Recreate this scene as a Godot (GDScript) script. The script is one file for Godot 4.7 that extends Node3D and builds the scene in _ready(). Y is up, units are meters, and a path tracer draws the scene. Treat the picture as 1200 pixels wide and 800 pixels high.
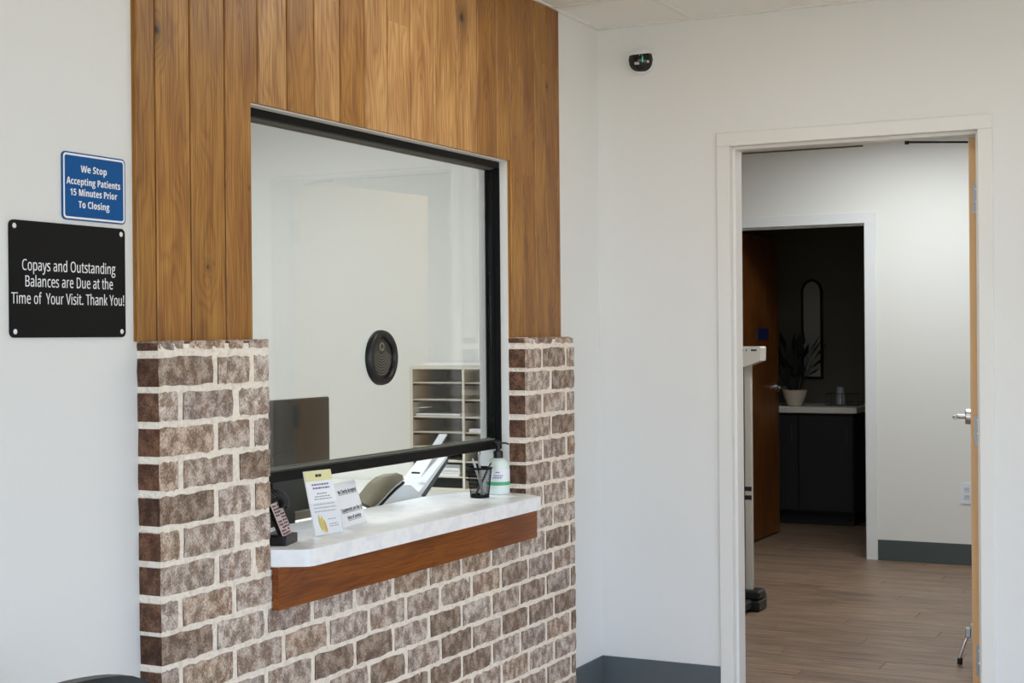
extends Node3D

# ---------------------------------------------------------------- helpers
var M := {}
var used := {}
var rng := RandomNumberGenerator.new()

func begin() -> SurfaceTool:
	var s := SurfaceTool.new()
	s.begin(Mesh.PRIMITIVE_TRIANGLES)
	s.set_smooth_group(-1)
	return s

# flat polygon (convex), turned so that it faces `out`
func poly(s: SurfaceTool, p: Array, out: Vector3, uv: Array = []) -> void:
	var n: Vector3 = (p[1] - p[0]).cross(p[2] - p[0])
	if p.size() > 3 and n.length() < 1e-12:
		n = (p[2] - p[0]).cross(p[3] - p[0])
	var flip: bool = n.dot(out) > 0.0      # clockwise seen from the front
	s.set_smooth_group(-1)
	for i in range(1, p.size() - 1):
		var ids: Array = [0, i + 1, i] if flip else [0, i, i + 1]
		for k in ids:
			if uv.size() > 0:
				s.set_uv(uv[k])
			s.add_vertex(p[k])

func box(s: SurfaceTool, lo: Vector3, hi: Vector3, b := 0.0) -> void:
	var c := (lo + hi) / 2.0
	var h := (hi - lo) / 2.0
	h = h.abs()
	b = minf(b, minf(h.x, minf(h.y, h.z)) * 0.9)
	var ax := [Vector3.RIGHT, Vector3.UP, Vector3.BACK]
	for a in 3:
		var u: int = (a + 1) % 3
		var v: int = (a + 2) % 3
		for sg in [-1.0, 1.0]:
			var o: Vector3 = c + ax[a] * h[a] * sg
			var du: Vector3 = ax[u] * (h[u] - b)
			var dv: Vector3 = ax[v] * (h[v] - b)
			poly(s, [o - du - dv, o + du - dv, o + du + dv, o - du + dv], ax[a] * sg)
	if b <= 0.0:
		return
	for a in 3:
		var u: int = (a + 1) % 3
		var v: int = (a + 2) % 3
		for su in [-1.0, 1.0]:
			for sv in [-1.0, 1.0]:
				var da: Vector3 = ax[a] * (h[a] - b)
				var e1: Vector3 = c + ax[u] * h[u] * su + ax[v] * (h[v] - b) * sv
				var e2: Vector3 = c + ax[u] * (h[u] - b) * su + ax[v] * h[v] * sv
				poly(s, [e1 - da, e1 + da, e2 + da, e2 - da], ax[u] * su + ax[v] * sv)
	for sx in [-1.0, 1.0]:
		for sy in [-1.0, 1.0]:
			for sz in [-1.0, 1.0]:
				var k := Vector3(sx, sy, sz)
				poly(s, [c + (h - Vector3(0, b, b)) * k, c + (h - Vector3(b, 0, b)) * k, c + (h - Vector3(b, b, 0)) * k], k)

# wall slab with rectangular holes. axis 0: slab across x (u = z); axis 2: slab across z (u = x). holes: [u0, u1, y0, y1]
func holed(s: SurfaceTool, axis: int, t0: float, t1: float, u0: float, u1: float, y0: float, y1: float, holes: Array) -> void:
	var us := [u0, u1]
	var ys := [y0, y1]
	for h in holes:
		us.append_array([h[0], h[1]])
		ys.append_array([h[2], h[3]])
	us.sort()
	ys.sort()
	for i in us.size() - 1:
		for j in ys.size() - 1:
			if us[i + 1] - us[i] < 1e-5 or ys[j + 1] - ys[j] < 1e-5:
				continue
			var cu: float = (us[i] + us[i + 1]) / 2.0
			var cy: float = (ys[j] + ys[j + 1]) / 2.0
			var inside := false
			for h in holes:
				if cu > h[0] and cu < h[1] and cy > h[2] and cy < h[3]:
					inside = true
			if inside:
				continue
			if axis == 0:
				box(s, Vector3(t0, ys[j], us[i]), Vector3(t1, ys[j + 1], us[i + 1]))
			else:
				box(s, Vector3(us[i], ys[j], t0), Vector3(us[i + 1], ys[j + 1], t1))

# surface of revolution about y; runs: array of profiles [[r, y], ...], each one smooth within itself
func lathe(s: SurfaceTool, runs: Array, at := Vector3.ZERO, n := 32, basis := Basis.IDENTITY) -> void:
	var g := 10
	for run in runs:
		g += 1
		s.set_smooth_group(g)
		for i in run.size() - 1:
			for k in n:
				var a0 := TAU * k / n
				var a1 := TAU * (k + 1) / n
				var r0: float = run[i][0]
				var r1: float = run[i + 1][0]
				var y0: float = run[i][1]
				var y1: float = run[i + 1][1]
				var p := [Vector3(r0 * cos(a0), y0, r0 * sin(a0)), Vector3(r0 * cos(a1), y0, r0 * sin(a1)), Vector3(r1 * cos(a1), y1, r1 * sin(a1)), Vector3(r1 * cos(a0), y1, r1 * sin(a0))]
				for q in 4:
					p[q] = at + basis * p[q]
				if r0 > 1e-6:
					for w in [p[0], p[1], p[2]]:
						s.add_vertex(w)
				if r1 > 1e-6:
					for w in [p[0], p[2], p[3]]:
						s.add_vertex(w)
	s.set_smooth_group(-1)

# round bar along a polyline; ra/rb give an elliptic section
func tube(s: SurfaceTool, pts: Array, r: float, n := 8, caps := true, group := 5) -> void:
	var rings := []
	var last := Vector3.ZERO
	for i in pts.size():
		var t: Vector3 = (pts[min(i + 1, pts.size() - 1)] - pts[max(i - 1, 0)]).normalized()
		var u: Vector3
		if i == 0:
			u = t.cross(Vector3.UP if absf(t.y) < 0.9 else Vector3.RIGHT).normalized()
		else:
			u = (last - t * last.dot(t)).normalized()
		last = u
		var v := t.cross(u)
		var ring := []
		for k in n:
			var a := TAU * k / n
			ring.append(pts[i] + (u * cos(a) + v * sin(a)) * r)
		rings.append(ring)
	s.set_smooth_group(group)
	for i in rings.size() - 1:
		for k in n:
			var k2 := (k + 1) % n
			for q in [rings[i][k], rings[i + 1][k2], rings[i][k2], rings[i][k], rings[i + 1][k], rings[i + 1][k2]]:
				s.add_vertex(q)
	s.set_smooth_group(-1)
	if caps:
		poly(s, rings[0], pts[0] - pts[1])
		poly(s, rings[-1], pts[-1] - pts[-2])

# closed outline (in the plane of axes ux, uy) pushed along w
func extrude(s: SurfaceTool, outline: Array, o: Vector3, ux: Vector3, uy: Vector3, w: Vector3) -> void:
	var pv := PackedVector2Array(outline)
	var tri := Geometry2D.triangulate_polygon(pv)
	var area := 0.0
	for i in pv.size():
		area += pv[i].cross(pv[(i + 1) % pv.size()])
	for i in range(0, tri.size(), 3):
		var q := []
		for k in 3:
			q.append(o + ux * pv[tri[i + k]].x + uy * pv[tri[i + k]].y)
		poly(s, q, -w)
		poly(s, [q[0] + w, q[1] + w, q[2] + w], w)
	for i in pv.size():
		var a: Vector2 = pv[i]
		var b: Vector2 = pv[(i + 1) % pv.size()]
		var d := (b - a) * (1.0 if area > 0 else -1.0)
		var out := ux * d.y - uy * d.x
		var p := o + ux * a.x + uy * a.y
		var q2 := o + ux * b.x + uy * b.y
		poly(s, [p, q2, q2 + w, p + w], out)

func rounded(x0: float, y0: float, x1: float, y1: float, r: float, n := 5) -> Array:
	var out := []
	var cs := [[x1 - r, y1 - r, 0.0], [x0 + r, y1 - r, 90.0], [x0 + r, y0 + r, 180.0], [x1 - r, y0 + r, 270.0]]
	for c in cs:
		for k in n + 1:
			var a := deg_to_rad(c[2] + 90.0 * k / n)
			out.append(Vector2(c[0] + r * cos(a), c[1] + r * sin(a)))
	return out

func numbered(called: String) -> String:
	used[called] = used.get(called, -1) + 1
	return called if used[called] == 0 else "%s_%03d" % [called, used[called]]

func mesh_of(s: SurfaceTool) -> ArrayMesh:
	s.generate_normals()
	return s.commit()

func obj(called: String, s, m: Material, parent: Node = null) -> MeshInstance3D:
	var o := MeshInstance3D.new()
	o.mesh = mesh_of(s) if s is SurfaceTool else s
	o.material_override = m
	o.name = called if parent else numbered(called)
	(parent if parent else self).add_child(o, true)
	return o

func tag(o: Node, label: String, category: String, group := "") -> Node:
	o.set_meta("label", label)
	o.set_meta("category", category)
	if group:
		o.set_meta("group", group)
	return o

func thing(called: String, label: String, category: String, at := Vector3.ZERO, turn := 0.0, group := "") -> Node3D:
	var o := Node3D.new()
	o.name = numbered(called)
	add_child(o)
	o.position = at
	o.rotation.y = turn
	tag(o, label, category, group)
	return o

func struct(called: String, s, m: Material, label := "", category := "") -> MeshInstance3D:
	var o := obj(called, s, m)
	o.set_meta("kind", "structure")
	if label:
		tag(o, label, category)
	return o

func mat(c: Color, rough := 0.6, metal := 0.0) -> StandardMaterial3D:
	var m := StandardMaterial3D.new()
	m.albedo_color = c
	m.roughness = rough
	m.metallic = metal
	return m

func c8(r: int, g: int, b: int) -> Color:
	return Color(r / 255.0, g / 255.0, b / 255.0)

func dull(m: StandardMaterial3D) -> StandardMaterial3D:
	m.metallic_specular = 0.3
	return m

func tri_tex(m: StandardMaterial3D, tex: Texture2D, sc: float) -> StandardMaterial3D:
	m.albedo_texture = tex
	m.uv1_triplanar = true
	m.uv1_world_triplanar = true
	m.uv1_scale = Vector3(sc, sc, sc)
	return m

# one line of lettering, centred on (x, y), as wide as w (or as high as its font gives), standing z off the parent's face
func letter(parent: Node, text: String, x: float, y: float, z: float, w: float, caph: float, m: Material, bold := false, font := "Droid Sans", called := "lettering") -> MeshInstance3D:
	var t := TextMesh.new()
	var f := SystemFont.new()
	f.font_names = PackedStringArray([font])
	f.font_weight = 700 if bold else 400
	t.font = f
	t.font_size = 64
	t.pixel_size = 0.01
	t.depth = 0.02
	t.curve_step = 1.0
	t.text = text
	var b := t.get_aabb()
	var o := MeshInstance3D.new()
	o.mesh = t
	o.material_override = m
	o.name = called
	var sx := w / b.size.x
	var sy := caph / (64 * 0.01 * 0.714)
	o.scale = Vector3(sx, sy, 0.02)
	o.position = Vector3(x - sx * (b.position.x + b.size.x / 2.0), y, z)
	parent.add_child(o, true)
	return o

# ---------------------------------------------------------------- textures
func noise(seed_: int, freq: float, oct := 3) -> FastNoiseLite:
	var n := FastNoiseLite.new()
	n.seed = seed_
	n.noise_type = FastNoiseLite.TYPE_SIMPLEX
	n.frequency = freq
	n.fractal_octaves = oct
	return n

# eight strips of pine, each 128 texels wide (one board) and 1024 texels long
func pine_image() -> Image:
	var n1 := noise(3, 1.0, 2)
	var n2 := noise(5, 1.0, 2)
	var n3 := noise(9, 1.0, 3)
	var data := PackedByteArray()
	data.resize(1024 * 1024 * 3)
	var strip := []
	var r := RandomNumberGenerator.new()
	r.seed = 77
	for j in 8:
		strip.append([r.randf_range(-0.4, 1.4), r.randf_range(0.2, 0.8), r.randf_range(5.0, 10.0), r.randf_range(0.0, 1.0), 1.0 if j % 3 == 0 else 0.0])
	var knots := [[0, 0.52, 0.86, 0.035], [1, 0.84, 0.19, 0.10], [4, 0.40, 0.50, 0.02], [6, 0.72, 0.13, 0.13], [7, 0.66, 0.26, 0.09], [3, 0.3, 0.7, 0.012], [5, 0.7, 0.4, 0.012]]
	var at := 0
	for y in 1024:
		var v := y / 1024.0
		for x in 1024:
			var j := x >> 7
			var a := (x & 127) / 128.0
			var p: Array = strip[j]
			var off := j * 17.3
			var wob := n1.get_noise_2d(a * 1.3 + off, v * 3.0) * 0.22
			var d: float
			if p[4] > 0.5:
				var dv: float = (v - p[1]) * 0.55
				d = sqrt((a - 0.5) * (a - 0.5) + dv * dv * 0.5) * 1.4
			else:
				d = absf(a - p[0]) + v * 0.12
			var dark := 0.0
			for k in knots:
				if k[0] == j:
					var ka: float = a - k[1]
					var kv: float = (v - k[2]) * 10.0
					var kd := sqrt(ka * ka + kv * kv * 0.6)
					var kr: float = k[3]
					d += 0.35 * exp(-kd * kd / (kr * kr * 9.0))
					dark += exp(-pow(kd / (kr * 0.55), 3.0)) * 0.62 * (0.75 + 0.6 * n2.get_noise_2d(a * 60.0, v * 60.0))
					dark += exp(-kd / (kr * 1.6)) * 0.36
			var ring := 0.5 + 0.5 * sin((d + wob) * p[2] * 6.283)
			ring = ring * ring
			var fibre := n2.get_noise_2d(a * 30.0 + off, v * 4.0)
			var blot := n3.get_noise_2d(a * 1.6 + off * 3.1, v * 2.6)
			var t := clampf(0.22 + 0.22 * ring + 0.42 * fibre + 0.28 * blot + p[3] * 0.16, 0.0, 1.0)
			var k2 := (1.0 - clampf(dark, 0.0, 0.85))
			data[at] = int(clampf(lerpf(228, 146, t) * k2, 0, 255))
			data[at + 1] = int(clampf(lerpf(180, 93, t) * k2, 0, 255))
			data[at + 2] = int(clampf(lerpf(118, 44, t) * k2, 0, 255))
			at += 3
	return Image.create_from_data(1024, 1024, false, Image.FORMAT_RGB8, data)

# grey-brown vinyl plank print, grain along u
func vinyl_image() -> Image:
	var n1 := noise(31, 1.0, 3)
	var n2 := noise(33, 1.0, 2)
	var data := PackedByteArray()
	data.resize(512 * 512 * 3)
	var at := 0
	for y in 512:
		for x in 512:
			var f := n1.get_noise_2d(x * 0.006, y * 0.07)
			var g := n2.get_noise_2d(x * 0.02 + 90.0, y * 0.35)
			var t := clampf(0.5 + 0.75 * f + 0.30 * g, 0.0, 1.0)
			data[at] = int(lerpf(134, 232, t))
			data[at + 1] = int(lerpf(126, 228, t))
			data[at + 2] = int(lerpf(118, 222, t))
			at += 3
	return Image.create_from_data(512, 512, false, Image.FORMAT_RGB8, data)

# whitewashed brick: brown body under a worn, streaky lime wash
func brick_image() -> Image:
	var n1 := noise(51, 1.0, 4)
	var n2 := noise(53, 1.0, 3)
	var n3 := noise(57, 1.0, 2)
	var data := PackedByteArray()
	data.resize(1024 * 1024 * 3)
	var at := 0
	for y in 1024:
		for x in 1024:
			var a := n1.get_noise_2d(x * 0.012, y * 0.010)
			var b := n2.get_noise_2d(x * 0.20, y * 0.05)
			var c := n3.get_noise_2d(x * 0.55, y * 0.45)
			var e := n2.get_noise_2d(x * 0.07 + 300.0, y * 0.06)
			var t := clampf(0.50 + 0.80 * a + 0.34 * b + 0.44 * c + 0.46 * e, 0.0, 1.0)
			var red := clampf(0.5 + 1.2 * n2.get_noise_2d(x * 0.006 + 40.0, y * 0.006), 0.0, 1.0)
			data[at] = int(lerpf(lerpf(136, 146, red), 236, t))
			data[at + 1] = int(lerpf(lerpf(121, 123, red), 227, t))
			data[at + 2] = int(lerpf(lerpf(110, 106, red), 219, t))
			at += 3
	return Image.create_from_data(1024, 1024, false, Image.FORMAT_RGB8, data)

func noise_tex(seed_: int, freq: float, cols: Array, offs: Array, size := 512, oct := 4) -> NoiseTexture2D:
	var t := NoiseTexture2D.new()
	t.width = size
	t.height = size
	t.seamless = true
	t.noise = noise(seed_, freq, oct)
	var g := Gradient.new()
	g.colors = PackedColorArray(cols)
	g.offsets = PackedFloat32Array(offs)
	t.color_ramp = g
	return t

func bump_tex(seed_: int, freq: float, strength: float, size := 512, oct := 3) -> NoiseTexture2D:
	var t := NoiseTexture2D.new()
	t.width = size
	t.height = size
	t.seamless = true
	t.as_normal_map = true
	t.bump_strength = strength
	t.noise = noise(seed_, freq, oct)
	return t

func bumpy(m: StandardMaterial3D, tex: Texture2D, scale_: float, k := 1.0) -> StandardMaterial3D:
	m.normal_enabled = true
	m.normal_texture = tex
	m.normal_scale = k
	m.uv1_triplanar = true
	m.uv1_world_triplanar = true
	m.uv1_scale = Vector3(scale_, scale_, scale_)
	return m

const H := 2.6347      # ceiling
const ZF := -3.79      # far wall of the hallway
const ZJ0 := 0.8135    # sides of the reception window opening
const ZJ1 := 2.3185
const TB := 0.0653     # brick face
const TW := 0.014      # board face

# ---------------------------------------------------------------- scene
func _ready() -> void:
	rng.seed = 20240
	camera_and_light()
	materials()
	shell()
	ceiling_parts()
	brickwork()
	panelling()
	window_unit()
	sill()
	signs()
	main_door()
	hallway()
	dark_room()
	office()
	on_sill()
	security_camera()
	waiting_chair()

func camera_and_light() -> void:
	var cam := Camera3D.new()
	cam.name = "camera"
	cam.position = Vector3(2.3747, 1.4077, 5.4993)
	cam.basis = Basis(Vector3.UP, 0.4666) * Basis(Vector3.RIGHT, -0.0031) * Basis(Vector3.BACK, -0.0087)
	cam.fov = rad_to_deg(2.0 * atan(400.0 / 1743.77))
	cam.near = 0.05
	add_child(cam)
	cam.current = true
	var sky := ProceduralSkyMaterial.new()
	sky.sky_top_color = Color(0.66, 0.79, 0.97)
	sky.sky_horizon_color = Color(0.86, 0.93, 1.0)
	sky.ground_horizon_color = Color(0.70, 0.70, 0.67)
	sky.ground_bottom_color = Color(0.64, 0.63, 0.59)
	sky.sky_energy_multiplier = 1.95
	sky.ground_energy_multiplier = 2.1
	var e := Environment.new()
	e.background_mode = Environment.BG_SKY
	e.sky = Sky.new()
	e.sky.sky_material = sky
	e.tonemap_mode = Environment.TONE_MAPPER_LINEAR
	e.tonemap_exposure = 1.23
	e.sdfgi_enabled = true
	e.ssao_enabled = true
	e.ssil_enabled = true
	var w := WorldEnvironment.new()
	w.name = "environment"
	w.environment = e
	add_child(w)

# a lay-in ceiling panel lamp: frame, glowing diffuser and an area light just under it
func panel_lamp(x: float, z: float, sx: float, sz: float, energy: float, col: Color, label: String) -> void:
	var t := thing("ceiling_light", label, "ceiling light", Vector3(x, H, z))
	var s := begin()
	for q in [[-1, 0], [1, 0]]:
		box(s, Vector3(q[0] * sx / 2 - 0.02, -0.012, -sz / 2 - 0.02), Vector3(q[0] * sx / 2 + 0.02, 0.0, sz / 2 + 0.02))
		box(s, Vector3(-sx / 2 + 0.02, -0.012, q[0] * sz / 2 - 0.02), Vector3(sx / 2 - 0.02, 0.0, q[0] * sz / 2 + 0.02))
	obj("frame", s, M.trim, t)
	s = begin()
	box(s, Vector3(-sx / 2 + 0.02, -0.006, -sz / 2 + 0.02), Vector3(sx / 2 - 0.02, -0.001, sz / 2 - 0.02))
	var g := mat(Color.WHITE, 0.5)
	g.emission_enabled = true
	g.emission = col
	g.emission_energy_multiplier = 1.0
	obj("diffuser", s, g, t)
	var l := AreaLight3D.new()
	l.name = "panel_glow"
	l.area_size = Vector2(sx - 0.06, sz - 0.06)
	l.light_color = col
	l.light_energy = energy
	l.area_normalize_energy = true
	l.area_range = 9.0
	l.shadow_enabled = true
	t.add_child(l)
	l.position = Vector3(0, -0.015, 0)
	l.rotation_degrees = Vector3(-90, 0, 0)

# waiting room lamps in place of ceiling panels; the second is added fill light
var lamp_tiles := [[0.405, 1.07, 0.62], [2.845, 3.51, 0.12]]

func materials() -> void:
	var peel := bump_tex(11, 0.06, 2.0)
	M.wall = bumpy(mat(c8(226, 226, 224), 0.55), peel, 2.2, 0.10)
	M.office_wall = bumpy(mat(c8(226, 225, 218), 0.55), peel, 2.2, 0.10)
	M.hall_wall = bumpy(mat(c8(228, 225, 216), 0.55), peel, 2.2, 0.10)
	M.ceiling = bumpy(mat(c8(240, 238, 234), 0.9), bump_tex(12, 0.2, 4.0), 3.0, 0.3)
	M.trim = mat(c8(228, 227, 224), 0.4)
	M.frame_paint = mat(c8(226, 225, 221), 0.38)
	M.base = mat(c8(84, 92, 96), 0.5)
	M.slab = mat(c8(170, 165, 160), 0.8)
	# wood
	var pine := ImageTexture.create_from_image(pine_image())
	M.pines = []
	for tint in [c8(204, 188, 134), c8(226, 222, 208), c8(194, 178, 122), c8(240, 240, 238), c8(182, 160, 92)]:
		var m := mat(tint, 0.42)
		m.albedo_texture = pine
		M.pines.append(m)
	M.apron = mat(c8(164, 116, 22), 0.34)
	M.apron.albedo_texture = pine
	M.door_wood = mat(c8(146, 116, 74), 0.4)
	M.door_wood.albedo_texture = pine
	M.door_edge = mat(c8(222, 178, 124), 0.4)
	var vin := ImageTexture.create_from_image(vinyl_image())
	M.vinyls = []
	for tint in [c8(182, 154, 130), c8(173, 146, 124), c8(188, 161, 138), c8(178, 152, 131)]:
		var m := mat(tint, 0.42)
		m.albedo_texture = vin
		M.vinyls.append(m)
	M.subfloor = mat(c8(60, 50, 44), 0.9)
	# brick
	var btex := ImageTexture.create_from_image(brick_image())
	var bn := bump_tex(61, 0.09, 6.0)
	M.bricks = []
	M.brick_ends = []
	for tint in [c8(236, 228, 222), c8(252, 247, 243), c8(208, 197, 188), c8(240, 226, 212), c8(224, 216, 213), c8(196, 182, 170), c8(246, 240, 236)]:
		var m := tri_tex(mat(tint, 0.85), btex, 1.0)
		bumpy(m, bn, 1.6, 0.8)
		M.bricks.append(m)
		var k := tri_tex(mat(Color(tint.r * 0.58, tint.g * 0.45, tint.b * 0.37), 0.85), btex, 1.0)
		bumpy(k, bn, 1.6, 0.8)
		M.brick_ends.append(k)
	M.mortar = tri_tex(mat(Color.WHITE, 0.9), noise_tex(71, 0.02, [c8(234, 221, 205), c8(250, 240, 227), c8(242, 230, 214)], [0.2, 0.55, 0.85]), 2.0)
	bumpy(M.mortar, bump_tex(73, 0.07, 6.0), 2.0, 0.7)
	# counter
	M.stone = tri_tex(mat(Color.WHITE, 0.28), noise_tex(81, 0.012, [c8(234, 236, 239), c8(244, 244, 245), c8(247, 247, 247), c8(240, 241, 243)], [0.2, 0.45, 0.62, 0.9], 512, 5), 1.6)
	# window
	M.black_metal = mat(c8(12, 13, 13), 0.5)
	M.black_metal.metallic_specular = 0.3
	M.black_plastic = mat(c8(14, 14, 14), 0.4)
	M.dark_grey = mat(c8(52, 53, 50), 0.45)
	M.glass = mat(Color(0.06, 0.07, 0.06, 0.12), 0.02)
	M.glass.transparency = BaseMaterial3D.TRANSPARENCY_ALPHA
	M.acrylic = mat(Color(0.9, 0.93, 0.96, 0.06), 0.05)
	M.acrylic.transparency = BaseMaterial3D.TRANSPARENCY_ALPHA
	M.white_plastic = mat(c8(226, 228, 230), 0.35)
	M.white_print = mat(c8(238, 238, 240), 0.6)
	M.paper = mat(c8(232, 231, 230), 0.8)
	M.steel = mat(c8(190, 190, 190), 0.28, 1.0)
	M.hinge_steel = mat(c8(150, 152, 156), 0.4, 1.0)
	M.chrome = mat(c8(225, 225, 225), 0.12, 1.0)
	M.sorter = mat(c8(214, 206, 190), 0.6)
	M.ink = mat(c8(18, 16, 22), 0.8)
	M.purple = mat(c8(120, 110, 150), 0.7)

func shell() -> void:
	var s := begin()
	box(s, Vector3(-0.2, -0.12, 0.0), Vector3(6.5, 0.0, 8.7))
	struct("floor", s, mat(c8(212, 192, 166), 0.5))
	# wall with the reception window
	s = begin()
	holed(s, 0, -0.115, 0.0, -0.52, 8.7, 0.0, H, [[ZJ0, ZJ1, 0.80, 2.026]])
	struct("wall_left", s, M.wall, "off-white wall around the reception window, with two signs left of it", "wall")
	# wall with the doorway
	s = begin()
	holed(s, 2, -0.13, 0.0, -0.0, 6.5, 0.0, H, [[0.52, 1.50, 0.0, 2.16]])
	struct("wall_back", s, M.wall, "off-white wall with the open doorway in it", "wall")
	# wall behind the camera and the wall across, both with big windows
	s = begin()
	holed(s, 2, 8.6, 8.7, 0.0, 6.5, 0.0, H, [[0.25, 3.1, 0.15, 2.52], [3.3, 6.2, 0.15, 2.52]])
	struct("wall_front", s, M.wall)
	s = begin()
	holed(s, 0, 6.4, 6.5, 0.0, 8.7, 0.0, H, [[1.3, 4.2, 0.15, 2.52], [4.5, 7.6, 0.15, 2.52]])
	struct("wall_right", s, M.wall)
	var wn := 1
	for w in [[2, 0.25, 3.1, 0.15, 2.52], [2, 3.3, 6.2, 0.15, 2.52], [0, 1.3, 4.2, 0.15, 2.52], [0, 4.5, 7.6, 0.15, 2.52]]:
		s = begin()
		wn += 1
		var t: float = 0.05
		var u0: float = w[1]
		var u1: float = w[2]
		var um := (u0 + u1) / 2
		var v0: float = w[3]
		var v1: float = w[4]
		for r in [[u0, u0 + t, v0, v1], [u1 - t, u1, v0, v1], [um - t / 2, um + t / 2, v0 + t, v1 - t], [u0 + t, u1 - t, v0, v0 + t], [u0 + t, u1 - t, v1 - t, v1]]:
			if w[0] == 2:
				box(s, Vector3(r[0], r[2], 8.625), Vector3(r[1], r[3], 8.675))
			else:
				box(s, Vector3(6.425, r[2], r[0]), Vector3(6.475, r[3], r[1]))
		struct("window_%d" % wn, s, M.black_metal)
	# baseboards
	s = begin()
	box(s, Vector3(0.0, 0.0, 0.006), Vector3(0.006, 0.126, 0.392), 0.002)
	box(s, Vector3(0.0, 0.0, 2.765), Vector3(0.006, 0.126, 8.6), 0.002)
	struct("baseboard_left", s, M.base, "dark slate vinyl baseboard between the brick and the corner", "baseboard")
	s = begin()
	box(s, Vector3(0.0, 0.0, 0.0), Vector3(0.499, 0.126, 0.006), 0.002)
	box(s, Vector3(1.534, 0.0, 0.0), Vector3(6.4, 0.126, 0.006), 0.002)
	struct("baseboard_back", s, M.base, "dark slate vinyl baseboard left of the door frame", "baseboard")

func ceiling_parts() -> void:
	var s := begin()
	box(s, Vector3(-0.2, H + 0.02, -0.13), Vector3(6.5, H + 0.15, 8.7))
	var c := struct("ceiling", s, M.ceiling, "white suspended ceiling of lay-in panels in a metal grid", "ceiling")
	var xs := [0.012, 0.405]
	while xs[-1] < 6.3:
		xs.append(minf(xs[-1] + 1.22, 6.388))
	var zs := [0.012, 0.46]
	while zs[-1] < 8.5:
		zs.append(minf(zs[-1] + 0.61, 8.588))
	var cache := {}
	for i in xs.size() - 1:
		for j in zs.size() - 1:
			var w: float = xs[i + 1] - xs[i] - 0.004
			var d: float = zs[j + 1] - zs[j] - 0.004
			var lit := false
			for q in lamp_tiles:
				if absf(q[0] - xs[i]) < 0.01 and absf(q[1] - zs[j]) < 0.01:
					lit = true
					panel_lamp(xs[i] + 0.61, zs[j] + 0.305, 1.19, 0.58, q[2], Color(1.0, 0.98, 0.94), "white lay-in panel light %s" % ("in the ceiling in front of the wooden boards" if j < 4 else "added as unseen fill in the ceiling near the middle of the waiting room"))
			if lit:
				continue
			var key := "%.3f %.3f" % [w, d]
			if not cache.has(key):
				var t := begin()
				box(t, Vector3(-w / 2, 0.0, -d / 2), Vector3(w / 2, 0.015, d / 2), 0.002)
				cache[key] = mesh_of(t)
			var o := obj("ceiling_panel", cache[key], M.ceiling, c)
			o.position = Vector3((xs[i] + xs[i + 1]) / 2, H + 0.003, (zs[j] + zs[j + 1]) / 2)
	s = begin()
	for i in range(1, xs.size() - 1):
		box(s, Vector3(xs[i] - 0.012, H - 0.001, 0.02), Vector3(xs[i] + 0.012, H + 0.003, 8.58), 0.001)
	for j in range(1, zs.size() - 1):
		box(s, Vector3(0.02, H - 0.0005, zs[j] - 0.012), Vector3(6.38, H + 0.0028, zs[j] + 0.012), 0.001)
	obj("grid", s, M.trim, c)
	s = begin()
	box(s, Vector3(0.0, H - 0.002, 0.0), Vector3(0.022, H + 0.02, 8.6), 0.0008)
	box(s, Vector3(0.022, H - 0.002, 0.0), Vector3(6.4, H + 0.02, 0.022), 0.0008)
	obj("wall_angle", s, M.trim, c)

# ---------------------------------------------------------------- brick and boards
func brick_mesh(seed_: int, hgt: float, dep: float) -> ArrayMesh:
	# length 1 along z (scaled per brick), centred; x from 0 to dep, rough arrises
	var r := RandomNumberGenerator.new()
	r.seed = seed_
	var nz := 8
	var ny := 2
	var g := []
	for j in ny + 1:
		var row := []
		for i in nz + 1:
			var z := -0.5 + float(i) / nz
			var y := -hgt / 2 + hgt * j / ny
			var x := dep + r.randf_range(-0.0014, 0.0010)
			if j == 0 or j == ny:
				y += r.randf_range(-0.0028, 0.0028)
				x -= 0.0008
			if i == 0 or i == nz:
				z += r.randf_range(-0.010, 0.010)
				x -= 0.0006
			if (i == 0 or i == nz) and (j == 0 or j == ny):
				z -= signf(z) * 0.006
				y -= signf(y) * 0.001
			row.append(Vector3(x, y, z))
		g.append(row)
	var a := begin()
	a.set_smooth_group(2)
	for j in ny:
		for i in nz:
			for q in [g[j][i], g[j][i + 1], g[j + 1][i + 1], g[j][i], g[j + 1][i + 1], g[j + 1][i]]:
				a.add_vertex(q)
	for i in nz:
		for j in [0, ny]:
			var p: Vector3 = g[j][i]
			var q: Vector3 = g[j][i + 1]
			poly(a, [p, q, Vector3(0, q.y, q.z), Vector3(0, p.y, p.z)], Vector3(0, -1 if j == 0 else 1, 0))
	var b := begin()
	for i in [0, nz]:
		for j in ny:
			var p: Vector3 = g[j][i]
			var q: Vector3 = g[j + 1][i]
			poly(b, [p, q, Vector3(0, q.y, q.z), Vector3(0, p.y, p.z)], Vector3(0, 0, -1 if i == 0 else 1))
	a.generate_normals()
	b.generate_normals()
	var m := a.commit()
	return b.commit(m)

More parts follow.
